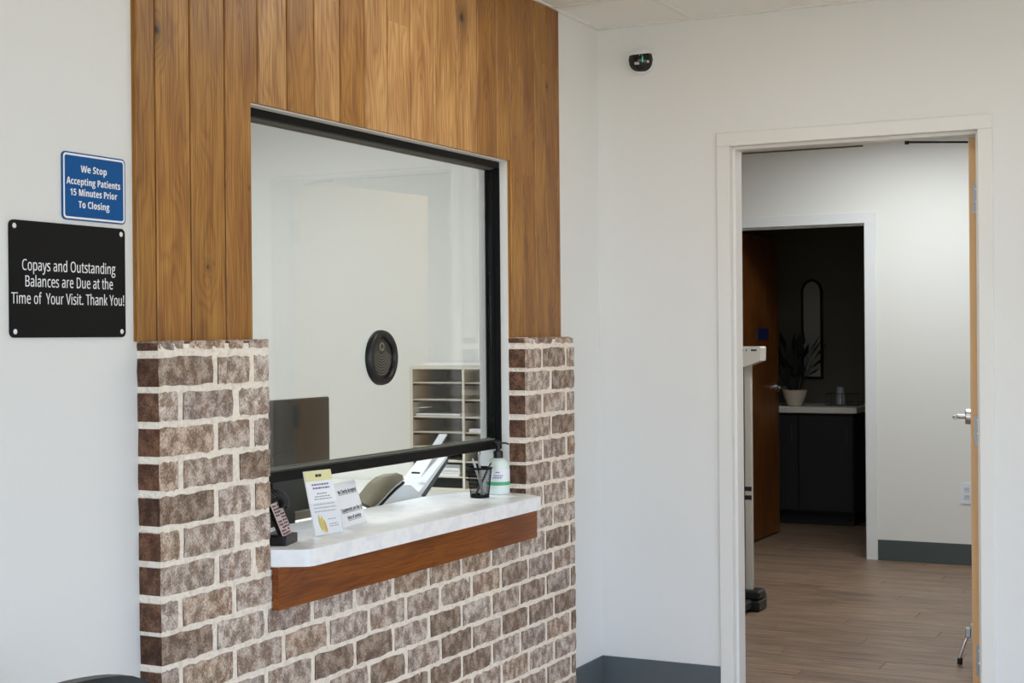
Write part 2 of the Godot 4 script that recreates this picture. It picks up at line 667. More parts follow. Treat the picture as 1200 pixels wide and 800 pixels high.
func brickwork() -> void:
	var t := thing("brick_wainscot", "whitewashed brown brick cladding with pale mortar around and below the reception window", "brickwork")
	var s := begin()
	var f := TB - 0.0030
	# mortar bed: below the sill, left pier, right pier
	box(s, Vector3(0.0, 0.0, 0.4), Vector3(f, 0.806, 2.753))
	box(s, Vector3(0.0, 0.806, 2.3235), Vector3(f, 1.398, 2.753))
	box(s, Vector3(0.0, 0.806, 0.4), Vector3(f, 1.398, 0.8085))
	obj("mortar", s, M.mortar, t)
	var forms := []
	for k in 10:
		forms.append(brick_mesh(100 + k, 0.0675, TB))
	var caps := []
	for k in 4:
		caps.append(brick_mesh(140 + k, 0.020, TB - 0.001))
	for k in 16:
		var y := 1.3315 - 0.0822 * k
		var even := k % 2 == 0
		var list := []
		if k <= 6:
			if even:
				list = [[2.757, 2.553], [2.533, 2.406], [2.384, 2.320], [0.8126, 0.681], [0.662, 0.478], [0.456, 0.397]]
			else:
				list = [[2.757, 2.687], [2.669, 2.475], [2.448, 2.320], [0.8126, 0.609], [0.590, 0.397]]
		else:
			var js := [0.397 - 0.008]
			for n in 11:
				js.append((0.445 + 0.211 * n) if even else (0.590 + 0.2095 * n))
			js.append(2.757 + 0.008)
			for n in js.size() - 1:
				list.append([js[n + 1] - 0.0092, js[n] + 0.0092])
		for b in list:
			lay_brick(t, forms[rng.randi() % forms.size()], b[0], b[1], y)
	# the thin course along the top
	for b in [[2.757, 2.66], [2.64, 2.50], [2.487, 2.43], [2.405, 2.320], [0.8126, 0.735], [0.728, 0.585], [0.555, 0.397]]:
		lay_brick(t, caps[rng.randi() % caps.size()], b[0], b[1], 1.3945)

func lay_brick(t: Node, form: Mesh, z1: float, z0: float, y: float) -> void:
	var o := MeshInstance3D.new()
	o.mesh = form
	var k: int = rng.randi() % M.bricks.size()
	o.set_surface_override_material(0, M.bricks[k])
	o.set_surface_override_material(1, M.brick_ends[k])
	o.name = "brick"
	o.position = Vector3(0.0, y + rng.randf_range(-0.0015, 0.0015), (z0 + z1) / 2)
	o.scale = Vector3(1.0 + rng.randf_range(-0.02, 0.02), 1.0, z1 - z0)
	t.add_child(o, true)

# a board whose grain runs along y; rects: [z0, z1, y0, y1] joined into one piece
func board(t: Node, called: String, rects: Array, m: Material, strip: int, up: float, x0 := 0.0, x1 := TW, zref := 0.0) -> void:
	var s := begin()
	for r in rects:
		var b := 0.0028
		var zs := [r[0], r[0] + b, r[1] - b, r[1]]
		var xsx := [x1 - b, x1, x1, x1 - b]
		var uvf := func(z: float, y: float) -> Vector2:
			return Vector2((strip + 0.04 + 0.92 * clampf((z - zref) / 0.145, 0.0, 1.0)) / 8.0, up - y / 1.42)
		var tg := 0.0022
		s.set_uv(uvf.call(r[0] + 0.03, r[2]))
		box(s, Vector3(x0, r[2], r[0] - tg), Vector3(x0 + 0.005, r[3], r[1] + tg))
		for i in 3:
			var p := [Vector3(xsx[i], r[2], zs[i]), Vector3(xsx[i + 1], r[2], zs[i + 1]), Vector3(xsx[i + 1], r[3], zs[i + 1]), Vector3(xsx[i], r[3], zs[i])]
			poly(s, p, Vector3(1, 0, 0), [uvf.call(p[0].z, p[0].y), uvf.call(p[1].z, p[1].y), uvf.call(p[2].z, p[2].y), uvf.call(p[3].z, p[3].y)])
		for q in [[r[0], -1.0], [r[1], 1.0]]:
			var z: float = q[0]
			poly(s, [Vector3(x0, r[2], z), Vector3(x1 - b, r[2], z), Vector3(x1 - b, r[3], z), Vector3(x0, r[3], z)], Vector3(0, 0, q[1]), [uvf.call(r[0], r[2]), uvf.call(r[0] + 0.014, r[2]), uvf.call(r[0] + 0.014, r[3]), uvf.call(r[0], r[3])])
		for q in [[r[2], -1.0], [r[3], 1.0]]:
			var y: float = q[0]
			poly(s, [Vector3(x0, y, r[0]), Vector3(x1 - b, y, r[0]), Vector3(x1, y, r[0] + b), Vector3(x1, y, r[1] - b), Vector3(x1 - b, y, r[1]), Vector3(x0, y, r[1])], Vector3(0, q[1], 0), [uvf.call(r[0], y), uvf.call(r[0], y), uvf.call(r[0], y), uvf.call(r[1], y), uvf.call(r[1], y), uvf.call(r[1], y)])
	obj(called, s, m, t)

func panelling() -> void:
	var t := thing("wood_paneling", "stained pine tongue-and-groove boards set upright above the brick", "wood paneling")
	var y0 := 1.4045
	var y1 := H - 0.003
	var yo := 2.0296
	var g := 0.0025
	var joints := [2.289, 2.156, 2.025, 1.895, 1.763, 1.633, 1.498, 1.353, 1.2, 1.056, 0.912, 0.811]
	var P: Array = M.pines
	board(t, "board", [[2.698 + g, 2.7655, y0, y1]], P[2], 5, 0.96, 0.0, TW, 2.69)
	board(t, "board", [[2.568 + g, 2.698 - g, y0, y1]], P[0], 1, 2.515 - 0.81, 0.0, TW, 2.565)
	board(t, "board", [[2.43 + g, 2.568 - g, y0, y1]], P[2], 0, 0.98, 0.0, TW, 2.43)
	board(t, "board", [[2.289 + g, 2.43 - g, yo, y1], [2.320, 2.43 - g, y0, yo]], P[0], 3, 0.97, 0.0, TW, 2.289)
	var strips := [2, 5, 0, 2, 5, 4, 3, 2, 6, 3, 2]
	var tints := [1, 0, 1, 0, 3, 3, 3, 1, 1, 2, 2]
	for i in joints.size() - 1:
		board(t, "board", [[joints[i + 1] + g, joints[i] - g, yo, y1]], P[tints[i]], strips[i], 1.868 if i == 8 else 0.93 + 0.37 * (i % 3), 0.0, TW, joints[i + 1])
	var right := [[0.711, 0.811, 4, 2, 0.99], [0.613, 0.711, 1, 4, 0.4], [0.511, 0.613, 5, 2, 0.7], [0.412, 0.511, 7, 4, 1.905], [0.396, 0.412, 2, 4, 0.9]]
	for r in right:
		board(t, "board", [[r[0] + g, r[1] - g, y0, y1]], P[r[3]], r[2], r[4], 0.0, TW, r[0])

# ---------------------------------------------------------------- reception window and sill
func window_unit() -> void:
	var s := begin()
	# head channel with its fins
	box(s, Vector3(-0.088, 2.0035, ZJ0), Vector3(-0.030, 2.026, ZJ1), 0.001)
	var w := struct("window_1", s, M.black_metal, "black-framed reception window of one large pane over the counter", "window")
	s = begin()
	for q in [[-0.046, 2.0002], [-0.056, 1.9975], [-0.078, 1.9975]]:
		box(s, Vector3(q[0] - 0.003, q[1], ZJ0 + 0.014), Vector3(q[0], 2.0036, ZJ1 - 0.014), 0.0005)
	obj("track_fin", s, mat(c8(104, 102, 92), 0.4), w)
	for e in [[ZJ0, ZJ0 + 0.004, 1.0], [ZJ1 - 0.004, ZJ1, -1.0]]:
		s = begin()
		box(s, Vector3(-0.088, 1.012, e[0]), Vector3(-0.029, 2.0035, e[1]), 0.001)
		var zi: float = e[1] if e[2] > 0 else e[0] - 0.006
		for q in [-0.052, -0.078]:
			box(s, Vector3(q - 0.004, 1.012, zi), Vector3(q, 2.0035, zi + 0.006), 0.0005)
		obj("stile", s, M.black_metal, w)
	s = begin()
	box(s, Vector3(-0.088, 1.0145, ZJ0 + 0.008), Vector3(-0.030, 1.045, ZJ1 - 0.008), 0.002)
	obj("rail", s, M.black_metal, w)
	s = begin()
	box(s, Vector3(-0.075, 1.045, ZJ0 + 0.014), Vector3(-0.066, 1.052, ZJ1 - 0.014), 0.001)
	box(s, Vector3(-0.056, 1.045, ZJ0 + 0.014), Vector3(-0.050, 1.050, ZJ1 - 0.014), 0.001)
	obj("glazing_bead", s, mat(c8(120, 120, 106), 0.5), w)
	s = begin()
	box(s, Vector3(-0.066, 1.045, ZJ0 + 0.010), Vector3(-0.060, 2.006, ZJ1 - 0.010))
	obj("pane", s, M.glass, w)
	# round speak-through set into the pane
	var t := thing("speak_through", "round black speak-through vent set in the reception glass", "speak-through", Vector3(-0.060, 1.347, 1.572), PI / 2)
	var up := Basis(Vector3.RIGHT, PI / 2)
	s = begin()
	lathe(s, [[[0.060, 0.004], [0.060, 0.012], [0.066, 0.018]], [[0.066, 0.018], [0.076, 0.018], [0.083, 0.014], [0.0855, 0.006], [0.0855, -0.002]], [[0.0855, -0.002], [0.060, -0.002], [0.060, 0.004]]], Vector3.ZERO, 64, up)
	obj("ring", s, M.black_plastic, t)
	s = begin()
	lathe(s, [[[0.0, 0.004], [0.061, 0.004]]], Vector3.ZERO, 48, up)
	lathe(s, [[[0.061, -0.001], [0.0, -0.001]]], Vector3.ZERO, 48, up)
	obj("baffle", s, M.dark_grey, t)
	s = begin()
	# rows of small slots fanning down from a boss near the top
	lathe(s, [[[0.014, 0.004], [0.014, 0.007], [0.008, 0.007], [0.008, 0.004]]], Vector3(0, 0.034, 0), 24, up)
	for k in range(2, 11):
		var r := 0.010 + 0.0085 * k
		var n := 20
		var run := []
		for i in n + 1:
			var a := deg_to_rad(-155.0 + 130.0 * i / n)
			var p := Vector3(r * 0.9 * cos(a), 0.034 + r * sin(a), 0.0045)
			if Vector2(p.x, p.y).length() < 0.058:
				run.append(p)
			elif run.size() > 1:
				tube(s, run, 0.0013, 5)
				run = []
			else:
				run = []
		if run.size() > 1:
			tube(s, run, 0.0013, 5)
	obj("louvre", s, mat(c8(120, 114, 100), 0.5), t)

func sill() -> void:
	# laminate sill: clipped corners in front, runs through the opening to the desk side
	var s := begin()
	var o := [Vector2(-0.205, 2.3175), Vector2(0.063, 2.3175), Vector2(0.120, 2.2885), Vector2(0.140, 2.2785), Vector2(0.150, 2.2675), Vector2(0.155, 2.250), Vector2(0.155, 0.886), Vector2(0.152, 0.876), Vector2(0.142, 0.869), Vector2(0.0665, 0.8140), Vector2(-0.115, 0.8140), Vector2(-0.165, 0.855), Vector2(-0.222, 1.04)]
	extrude(s, o, Vector3(0, 0.8125, 0), Vector3.RIGHT, Vector3.BACK, Vector3(0, 0.0445, 0))
	tag(obj("counter", s, M.stone), "white marbled laminate counter with clipped corners under the reception window", "counter")
	s = begin()
	var a := Vector3(TB + 0.003, 0.7, 0.772)
	var b := Vector3(TB + 0.021, 0.8125, 2.319)
	# grain along z: explicit texture coordinates
	var fz := func(y: float, z: float) -> Vector2:
		return Vector2((2.05 + 0.9 * (y - 0.69) / 0.13) / 8.0, z / 1.5)
	poly(s, [Vector3(b.x, a.y, a.z), Vector3(b.x, a.y, b.z), Vector3(b.x, b.y, b.z), Vector3(b.x, b.y, a.z)], Vector3.RIGHT, [fz.call(a.y, a.z), fz.call(a.y, b.z), fz.call(b.y, b.z), fz.call(b.y, a.z)])
	poly(s, [Vector3(a.x, a.y, a.z), Vector3(a.x, a.y, b.z), Vector3(a.x, b.y, b.z), Vector3(a.x, b.y, a.z)], Vector3.LEFT, [fz.call(a.y, a.z), fz.call(a.y, b.z), fz.call(b.y, b.z), fz.call(b.y, a.z)])
	for q in [[a.z, -1.0], [b.z, 1.0]]:
		var z: float = q[0]
		poly(s, [Vector3(a.x, a.y, z), Vector3(b.x, a.y, z), Vector3(b.x, b.y, z), Vector3(a.x, b.y, z)], Vector3(0, 0, q[1]), [fz.call(a.y, 0.1), fz.call(a.y, 0.12), fz.call(b.y, 0.12), fz.call(b.y, 0.1)])
	for q in [[a.y, -1.0], [b.y, 1.0]]:
		var y: float = q[0]
		poly(s, [Vector3(a.x, y, a.z), Vector3(b.x, y, a.z), Vector3(b.x, y, b.z), Vector3(a.x, y, b.z)], Vector3(0, q[1], 0), [fz.call(y, a.z), fz.call(y + 0.01, a.z), fz.call(y + 0.01, b.z), fz.call(y, b.z)])
	tag(obj("wooden_apron", s, M.apron), "long reddish-brown stained board under the white counter", "board")

func signs() -> void:
	# local frame: x to the right along the wall, y up, z off the wall
	var t := thing("notice_sign", "black plastic notice about copays with white lettering, screwed to the wall", "sign", Vector3(0.0, 1.415, 2.9795), PI / 2)
	var s := begin()
	extrude(s, rounded(-0.179, 0.0, 0.179, 0.252, 0.012), Vector3(0, 0, 0.0005), Vector3.RIGHT, Vector3.UP, Vector3(0, 0, 0.005))
	obj("plate", s, dull(mat(c8(9, 9, 9), 0.5)), t)
	for x in [-0.166, 0.166]:
		for y in [0.013, 0.239]:
			s = begin()
			lathe(s, [[[0.0, 0.0022], [0.004, 0.0018], [0.0058, 0.0]]], Vector3(x, y, 0.0055), 16, Basis(Vector3.RIGHT, PI / 2))
			obj("screw_cap", s, M.white_plastic, t)
	var W := M.white_print as Material
	letter(t, "Copays and Outstanding", 0.0, 0.1565, 0.0058, 0.290, 0.0238, W)
	letter(t, "Balances are Due at the", 0.0, 0.1215, 0.0058, 0.272, 0.0238, W)
	letter(t, "Time of  Your Visit. Thank You!", -0.0015, 0.0845, 0.0058, 0.350, 0.0238, W)
	t = thing("notice_sign", "blue sign with white border about stopping patients before closing, above the black notice", "sign", Vector3(0.0, 1.6775, 2.898), PI / 2)
	s = begin()
	extrude(s, rounded(-0.1025, 0.0, 0.1025, 0.152, 0.011), Vector3(0, 0, 0.0005), Vector3.RIGHT, Vector3.UP, Vector3(0, 0, 0.003))
	obj("plate", s, dull(mat(c8(6, 82, 146), 0.45)), t)
	s = begin()
	var outer := rounded(-0.0995, 0.003, 0.0995, 0.149, 0.009)
	var inner := rounded(-0.0950, 0.0075, 0.0950, 0.1445, 0.006)
	for i in outer.size():
		var k: int = (i + 1) % outer.size()
		poly(s, [Vector3(outer[i].x, outer[i].y, 0.0038), Vector3(outer[k].x, outer[k].y, 0.0038), Vector3(inner[k].x, inner[k].y, 0.0038), Vector3(inner[i].x, inner[i].y, 0.0038)], Vector3.BACK)
	obj("border", s, M.white_print, t)
	letter(t, "We Stop", -0.002, 0.1165, 0.0037, 0.084, 0.0150, W, true)
	letter(t, "Accepting Patients", -0.002, 0.0875, 0.0037, 0.174, 0.0150, W, true)
	letter(t, "15 Minutes Prior", -0.002, 0.0628, 0.0037, 0.152, 0.0150, W, true)
	letter(t, "To Closing", -0.002, 0.0360, 0.0037, 0.100, 0.0150, W, true)

# ---------------------------------------------------------------- doorway
func door_frame(called: String, x0: float, x1: float, ytop: float, face: float, z_front: float, z_back: float, label: String, stop_front: float, stop_back: float) -> MeshInstance3D:
	# x0, x1: clear opening; steel frame wraps the wall from z_front (towards the room) to z_back
	var s := begin()
	for q in [[x0 - face, x0], [x1, x1 + face]]:
		box(s, Vector3(q[0], 0.0, z_back), Vector3(q[1], ytop, z_front), 0.002)
	box(s, Vector3(x0 - face, ytop, z_back), Vector3(x1 + face, ytop + face, z_front), 0.002)
	var f := struct(called, s, M.frame_paint, label, "door frame")
	s = begin()
	var p := 0.012
	box(s, Vector3(x0, 0.0, stop_back), Vector3(x0 + p, ytop - p, stop_front), 0.001)
	box(s, Vector3(x1 - p, 0.0, stop_back), Vector3(x1, ytop - p, stop_front), 0.001)
	box(s, Vector3(x0, ytop - p, stop_back), Vector3(x1, ytop, stop_front), 0.001)
	obj("stop", s, M.frame_paint, f)
	return f

func lever(t: Node, at: Vector3, side: float, towards: float) -> void:
	# rose on the face (normal = x * side), lever along z * towards
	var s := begin()
	var b := Basis(Vector3.BACK, -PI / 2 * side)
	lathe(s, [[[0.0, 0.022], [0.028, 0.022], [0.032, 0.019]], [[0.032, 0.019], [0.033, 0.0]]], at, 28, b)
	var h := obj("lever_handle", s, M.steel, t)
	s = begin()
	var n := Vector3(side, 0, 0)
	tube(s, [at + n * 0.02, at + n * 0.055], 0.010, 12)
	var run := []
	for k in 9:
		run.append(at + n * (0.060 + 0.004 * sin(k * 0.4)) + Vector3(0, 0, towards * (-0.012 + 0.0155 * k)))
	tube(s, run, 0.0085, 12)
	obj("lever", s, M.steel, h)

func main_door() -> void:
	var f := door_frame("door_1", 0.5514, 1.4737, 2.134, 0.0521, 0.010, -0.143, "white painted steel door frame of the open doorway", -0.027, -0.095)
	s_shadow_gap(f)
	var t := thing("wooden_door", "pale maple door opened into the hallway, showing its hinge edge", "door", Vector3(1.462, 0.0, -0.146), 0.0)
	# door closed would run along -x from the hinge; opened by 80 degrees into the hall
	t.rotation.y = deg_to_rad(9.6)
	var s := begin()
	box(s, Vector3(-0.044, 0.012, -0.915), Vector3(0.0, 2.124, -0.002), 0.0015)
	obj("leaf", s, M.door_edge, t)
	for y in [1.90, 1.05, 0.205]:
		s = begin()
		box(s, Vector3(-0.031, y - 0.055, -0.002), Vector3(-0.001, y + 0.055, 0.0005), 0.0003)
		var h := obj("hinge", s, M.hinge_steel, t)
		s = begin()
		tube(s, [Vector3(0.004, y - 0.055, 0.0), Vector3(0.004, y + 0.055, 0.0)], 0.006, 10)
		obj("knuckle", s, M.hinge_steel, h)
		s = begin()
		for q in [[-0.02, 0.035], [-0.011, 0.012], [-0.02, -0.012], [-0.011, -0.035]]:
			lathe(s, [[[0.0, 0.0008], [0.0036, 0.0006], [0.0042, 0.0]]], Vector3(q[0], y + q[1], 0.0005), 10, Basis(Vector3.RIGHT, PI / 2))
		obj("screw", s, M.chrome, h)
	lever(t, Vector3(-0.044, 1.055, -0.845), -1.0, 1.0)
	# kick-down stop near the bottom of the far stile
	s = begin()
	box(s, Vector3(-0.050, 0.10, -0.895), Vector3(-0.044, 0.175, -0.845), 0.001)
	box(s, Vector3(-0.074, 0.118, -0.885), Vector3(-0.050, 0.160, -0.855), 0.004)
	var k := obj("door_stop", s, M.steel, t)
	s = begin()
	tube(s, [Vector3(-0.064, 0.128, -0.87), Vector3(-0.072, 0.105, -0.868), Vector3(-0.082, 0.075, -0.866), Vector3(-0.092, 0.045, -0.864), Vector3(-0.095, 0.028, -0.864)], 0.0075, 10)
	obj("stop_arm", s, M.chrome, k)
	s = begin()
	tube(s, [Vector3(-0.095, 0.030, -0.864), Vector3(-0.096, 0.004, -0.864)], 0.011, 12)
	obj("rubber_foot", s, M.black_plastic, k)
	# slim arm at the top of the door
	s = begin()
	tube(s, [Vector3(-0.046, 2.112, -0.03), Vector3(-0.15, 2.113, 0.0), Vector3(-0.262, 2.114, 0.03)], 0.004, 8)
	tube(s, [Vector3(-0.262, 2.118, 0.03), Vector3(-0.262, 2.106, 0.03)], 0.008, 10)
	obj("holder_arm", s, M.black_metal, t)

func s_shadow_gap(f: Node) -> void:
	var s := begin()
	box(s, Vector3(0.57, 2.112, -0.104), Vector3(1.04, 2.1175, -0.0955), 0.001)  # brown-black strip painted in as the shadow gap below the frame head
	obj("shadow_gap", s, mat(c8(70, 58, 46), 0.8), f)

func planks(parent: Node, x0: float, x1: float, z0: float, z1: float) -> void:
	var w := 0.152
	var l := 1.22
	var cache := {}
	var row := 0
	var z := z1
	while z > z0 + 0.01:
		var d := minf(w, z - z0)
		var x := x0 - fposmod(row * 0.47, l)
		while x < x1:
			var a := maxf(x, x0)
			var b := minf(x + l, x1)
			if b - a > 0.02:
				var s := begin()
				var u := rng.randf()
				var v := rng.randf()
				var hx := (b - a) / 2 - 0.0006
				var hz := d / 2 - 0.0006
				var c := 0.0012
				poly(s, [Vector3(-hx + c, 0, -hz + c), Vector3(hx - c, 0, -hz + c), Vector3(hx - c, 0, hz - c), Vector3(-hx + c, 0, hz - c)], Vector3.UP, [Vector2(u, v), Vector2(u + (b - a) * 0.55, v), Vector2(u + (b - a) * 0.55, v + 0.30), Vector2(u, v + 0.30)])
				for q in [[Vector3(-hx, -c, -hz), Vector3(hx, -c, -hz), Vector3(hx - c, 0, -hz + c), Vector3(-hx + c, 0, -hz + c)], [Vector3(-hx, -c, hz), Vector3(hx, -c, hz), Vector3(hx - c, 0, hz - c), Vector3(-hx + c, 0, hz - c)], [Vector3(-hx, -c, -hz), Vector3(-hx, -c, hz), Vector3(-hx + c, 0, hz - c), Vector3(-hx + c, 0, -hz + c)], [Vector3(hx, -c, -hz), Vector3(hx, -c, hz), Vector3(hx - c, 0, hz - c), Vector3(hx - c, 0, -hz + c)]]:
					poly(s, q, Vector3.UP, [Vector2(u, v), Vector2(u + 0.5, v), Vector2(u + 0.5, v + 0.01), Vector2(u, v + 0.01)])
				var o := obj("floor_plank", s, M.vinyls[rng.randi() % 4], parent)
				o.position = Vector3((a + b) / 2, 0.0, z - d / 2)
			x += l
		z -= w
		row += 1

func hallway() -> void:
	var s := begin()
	box(s, Vector3(-3.3, -0.12, -6.0), Vector3(3.5, -0.0013, 0.0))
	var fl := struct("floor_hall", s, M.subfloor, "grey-brown wood-look vinyl plank floor beyond the doorway", "floor")
	planks(fl, -1.6, 1.9, ZF - 1.6, -0.0)
	s = begin()
	box(s, Vector3(-3.3, H, -6.0), Vector3(3.5, H + 0.15, -0.13))
	struct("ceiling_hall", s, M.ceiling)
	s = begin()
	holed(s, 2, ZF - 0.12, ZF, -3.2, 3.4, 0.0, H, [[-0.79, 0.205, 0.0, 2.14]])
	struct("wall_hall", s, M.hall_wall, "cream hallway wall around the dark doorway", "wall")
	s = begin()
	box(s, Vector3(3.4, 0.0, -6.0), Vector3(3.5, H, -0.13))
	struct("wall_hall_right", s, M.hall_wall)
	s = begin()
	box(s, Vector3(-3.3, 0.0, -6.0), Vector3(-3.2, H, -0.64))
	struct("wall_hall_left", s, M.hall_wall)
	door_frame("door_2", -0.745, 0.166, 2.098, 0.068, ZF + 0.010, ZF - 0.13, "cream door frame around the dark room", ZF - 0.03, ZF - 0.08)
	s = begin()
	box(s, Vector3(0.236, 0.0, ZF), Vector3(3.4, 0.128, ZF + 0.006), 0.002)
	struct("baseboard_hall", s, mat(c8(70, 78, 76), 0.5), "dark grey-green baseboard along the hallway wall", "baseboard")
	# light switch / outlet plate
	var t := thing("wall_outlet", "white outlet plate on the hallway wall beside the open door", "outlet", Vector3(0.775, 0.436, ZF))
	s = begin()
	extrude(s, rounded(-0.040, -0.062, 0.040, 0.062, 0.004), Vector3.ZERO, Vector3.RIGHT, Vector3.UP, Vector3(0, 0, 0.006))
	obj("plate", s, M.white_plastic, t)
	for y in [-0.022, 0.022]:
		s = begin()
		extrude(s, rounded(-0.017, y - 0.016, 0.017, y + 0.016, 0.006), Vector3(0, 0, 0.006), Vector3.RIGHT, Vector3.UP, Vector3(0, 0, 0.002))
		var k := obj("socket", s, mat(c8(205, 206, 206), 0.4), t)
		s = begin()
		for x in [-0.006, 0.006]:
			box(s, Vector3(x - 0.001, y - 0.002, 0.0078), Vector3(x + 0.001, y + 0.007, 0.0083))
		obj("slot", s, M.dark_grey, k)
	panel_lamp(0.6, -2.78, 1.2, 0.6, 2.35, Color(0.94, 0.97, 1.0), "white lay-in panel light in the hallway ceiling nearest the dark doorway")
	panel_lamp(0.9, -1.1, 1.2, 0.6, 1.5, Color(0.94, 0.97, 1.0), "unseen fill panel light added in the hallway ceiling near the maple door")  # extra panel, added to brighten the hall floor and lower wall
	# physician scale standing just inside, behind the left jamb
	t = thing("medical_scale", "tall white column scale standing in the hallway behind the left jamb", "scale", Vector3(0.022, 0.0, -1.86))
	s = begin()
	box(s, Vector3(-0.36, 0.015, -0.20), Vector3(0.03, 0.060, 0.20), 0.008)
	obj("platform", s, M.dark_grey, t)
	s = begin()
	box(s, Vector3(-0.050, 0.0, -0.07), Vector3(0.070, 0.055, 0.07), 0.008)
	box(s, Vector3(-0.045, 0.055, -0.06), Vector3(0.066, 0.105, 0.06), 0.010)
	obj("base", s, M.black_plastic, t)
	s = begin()
	box(s, Vector3(-0.018, 0.10, -0.018), Vector3(0.018, 1.26, 0.018), 0.005)
	var col := obj("column", s, mat(c8(190, 184, 172), 0.4), t)
	s = begin()
	for y in [0.62, 0.575]:
		box(s, Vector3(-0.0185, y - 0.012, 0.012), Vector3(0.0185, y + 0.012, 0.0195), 0.002)
	obj("collar", s, M.black_plastic, col)
	s = begin()
	extrude(s, [Vector2(-0.13, 1.255), Vector2(0.0, 1.245), Vector2(0.079, 1.275), Vector2(0.081, 1.340), Vector2(0.075, 1.348), Vector2(-0.13, 1.348)], Vector3(0, 0, -0.05), Vector3.RIGHT, Vector3.UP, Vector3(0, 0, 0.10))
	var hd := obj("display_head", s, mat(c8(208, 202, 190), 0.45), t)
	s = begin()
	for q in [[-0.02, 0.012], [0.004, 0.006], [0.032, 0.03]]:
		box(s, Vector3(q[0], 1.325, 0.050), Vector3(q[0] + q[1], 1.334, 0.0515))
	obj("marking", s, M.dark_grey, hd)

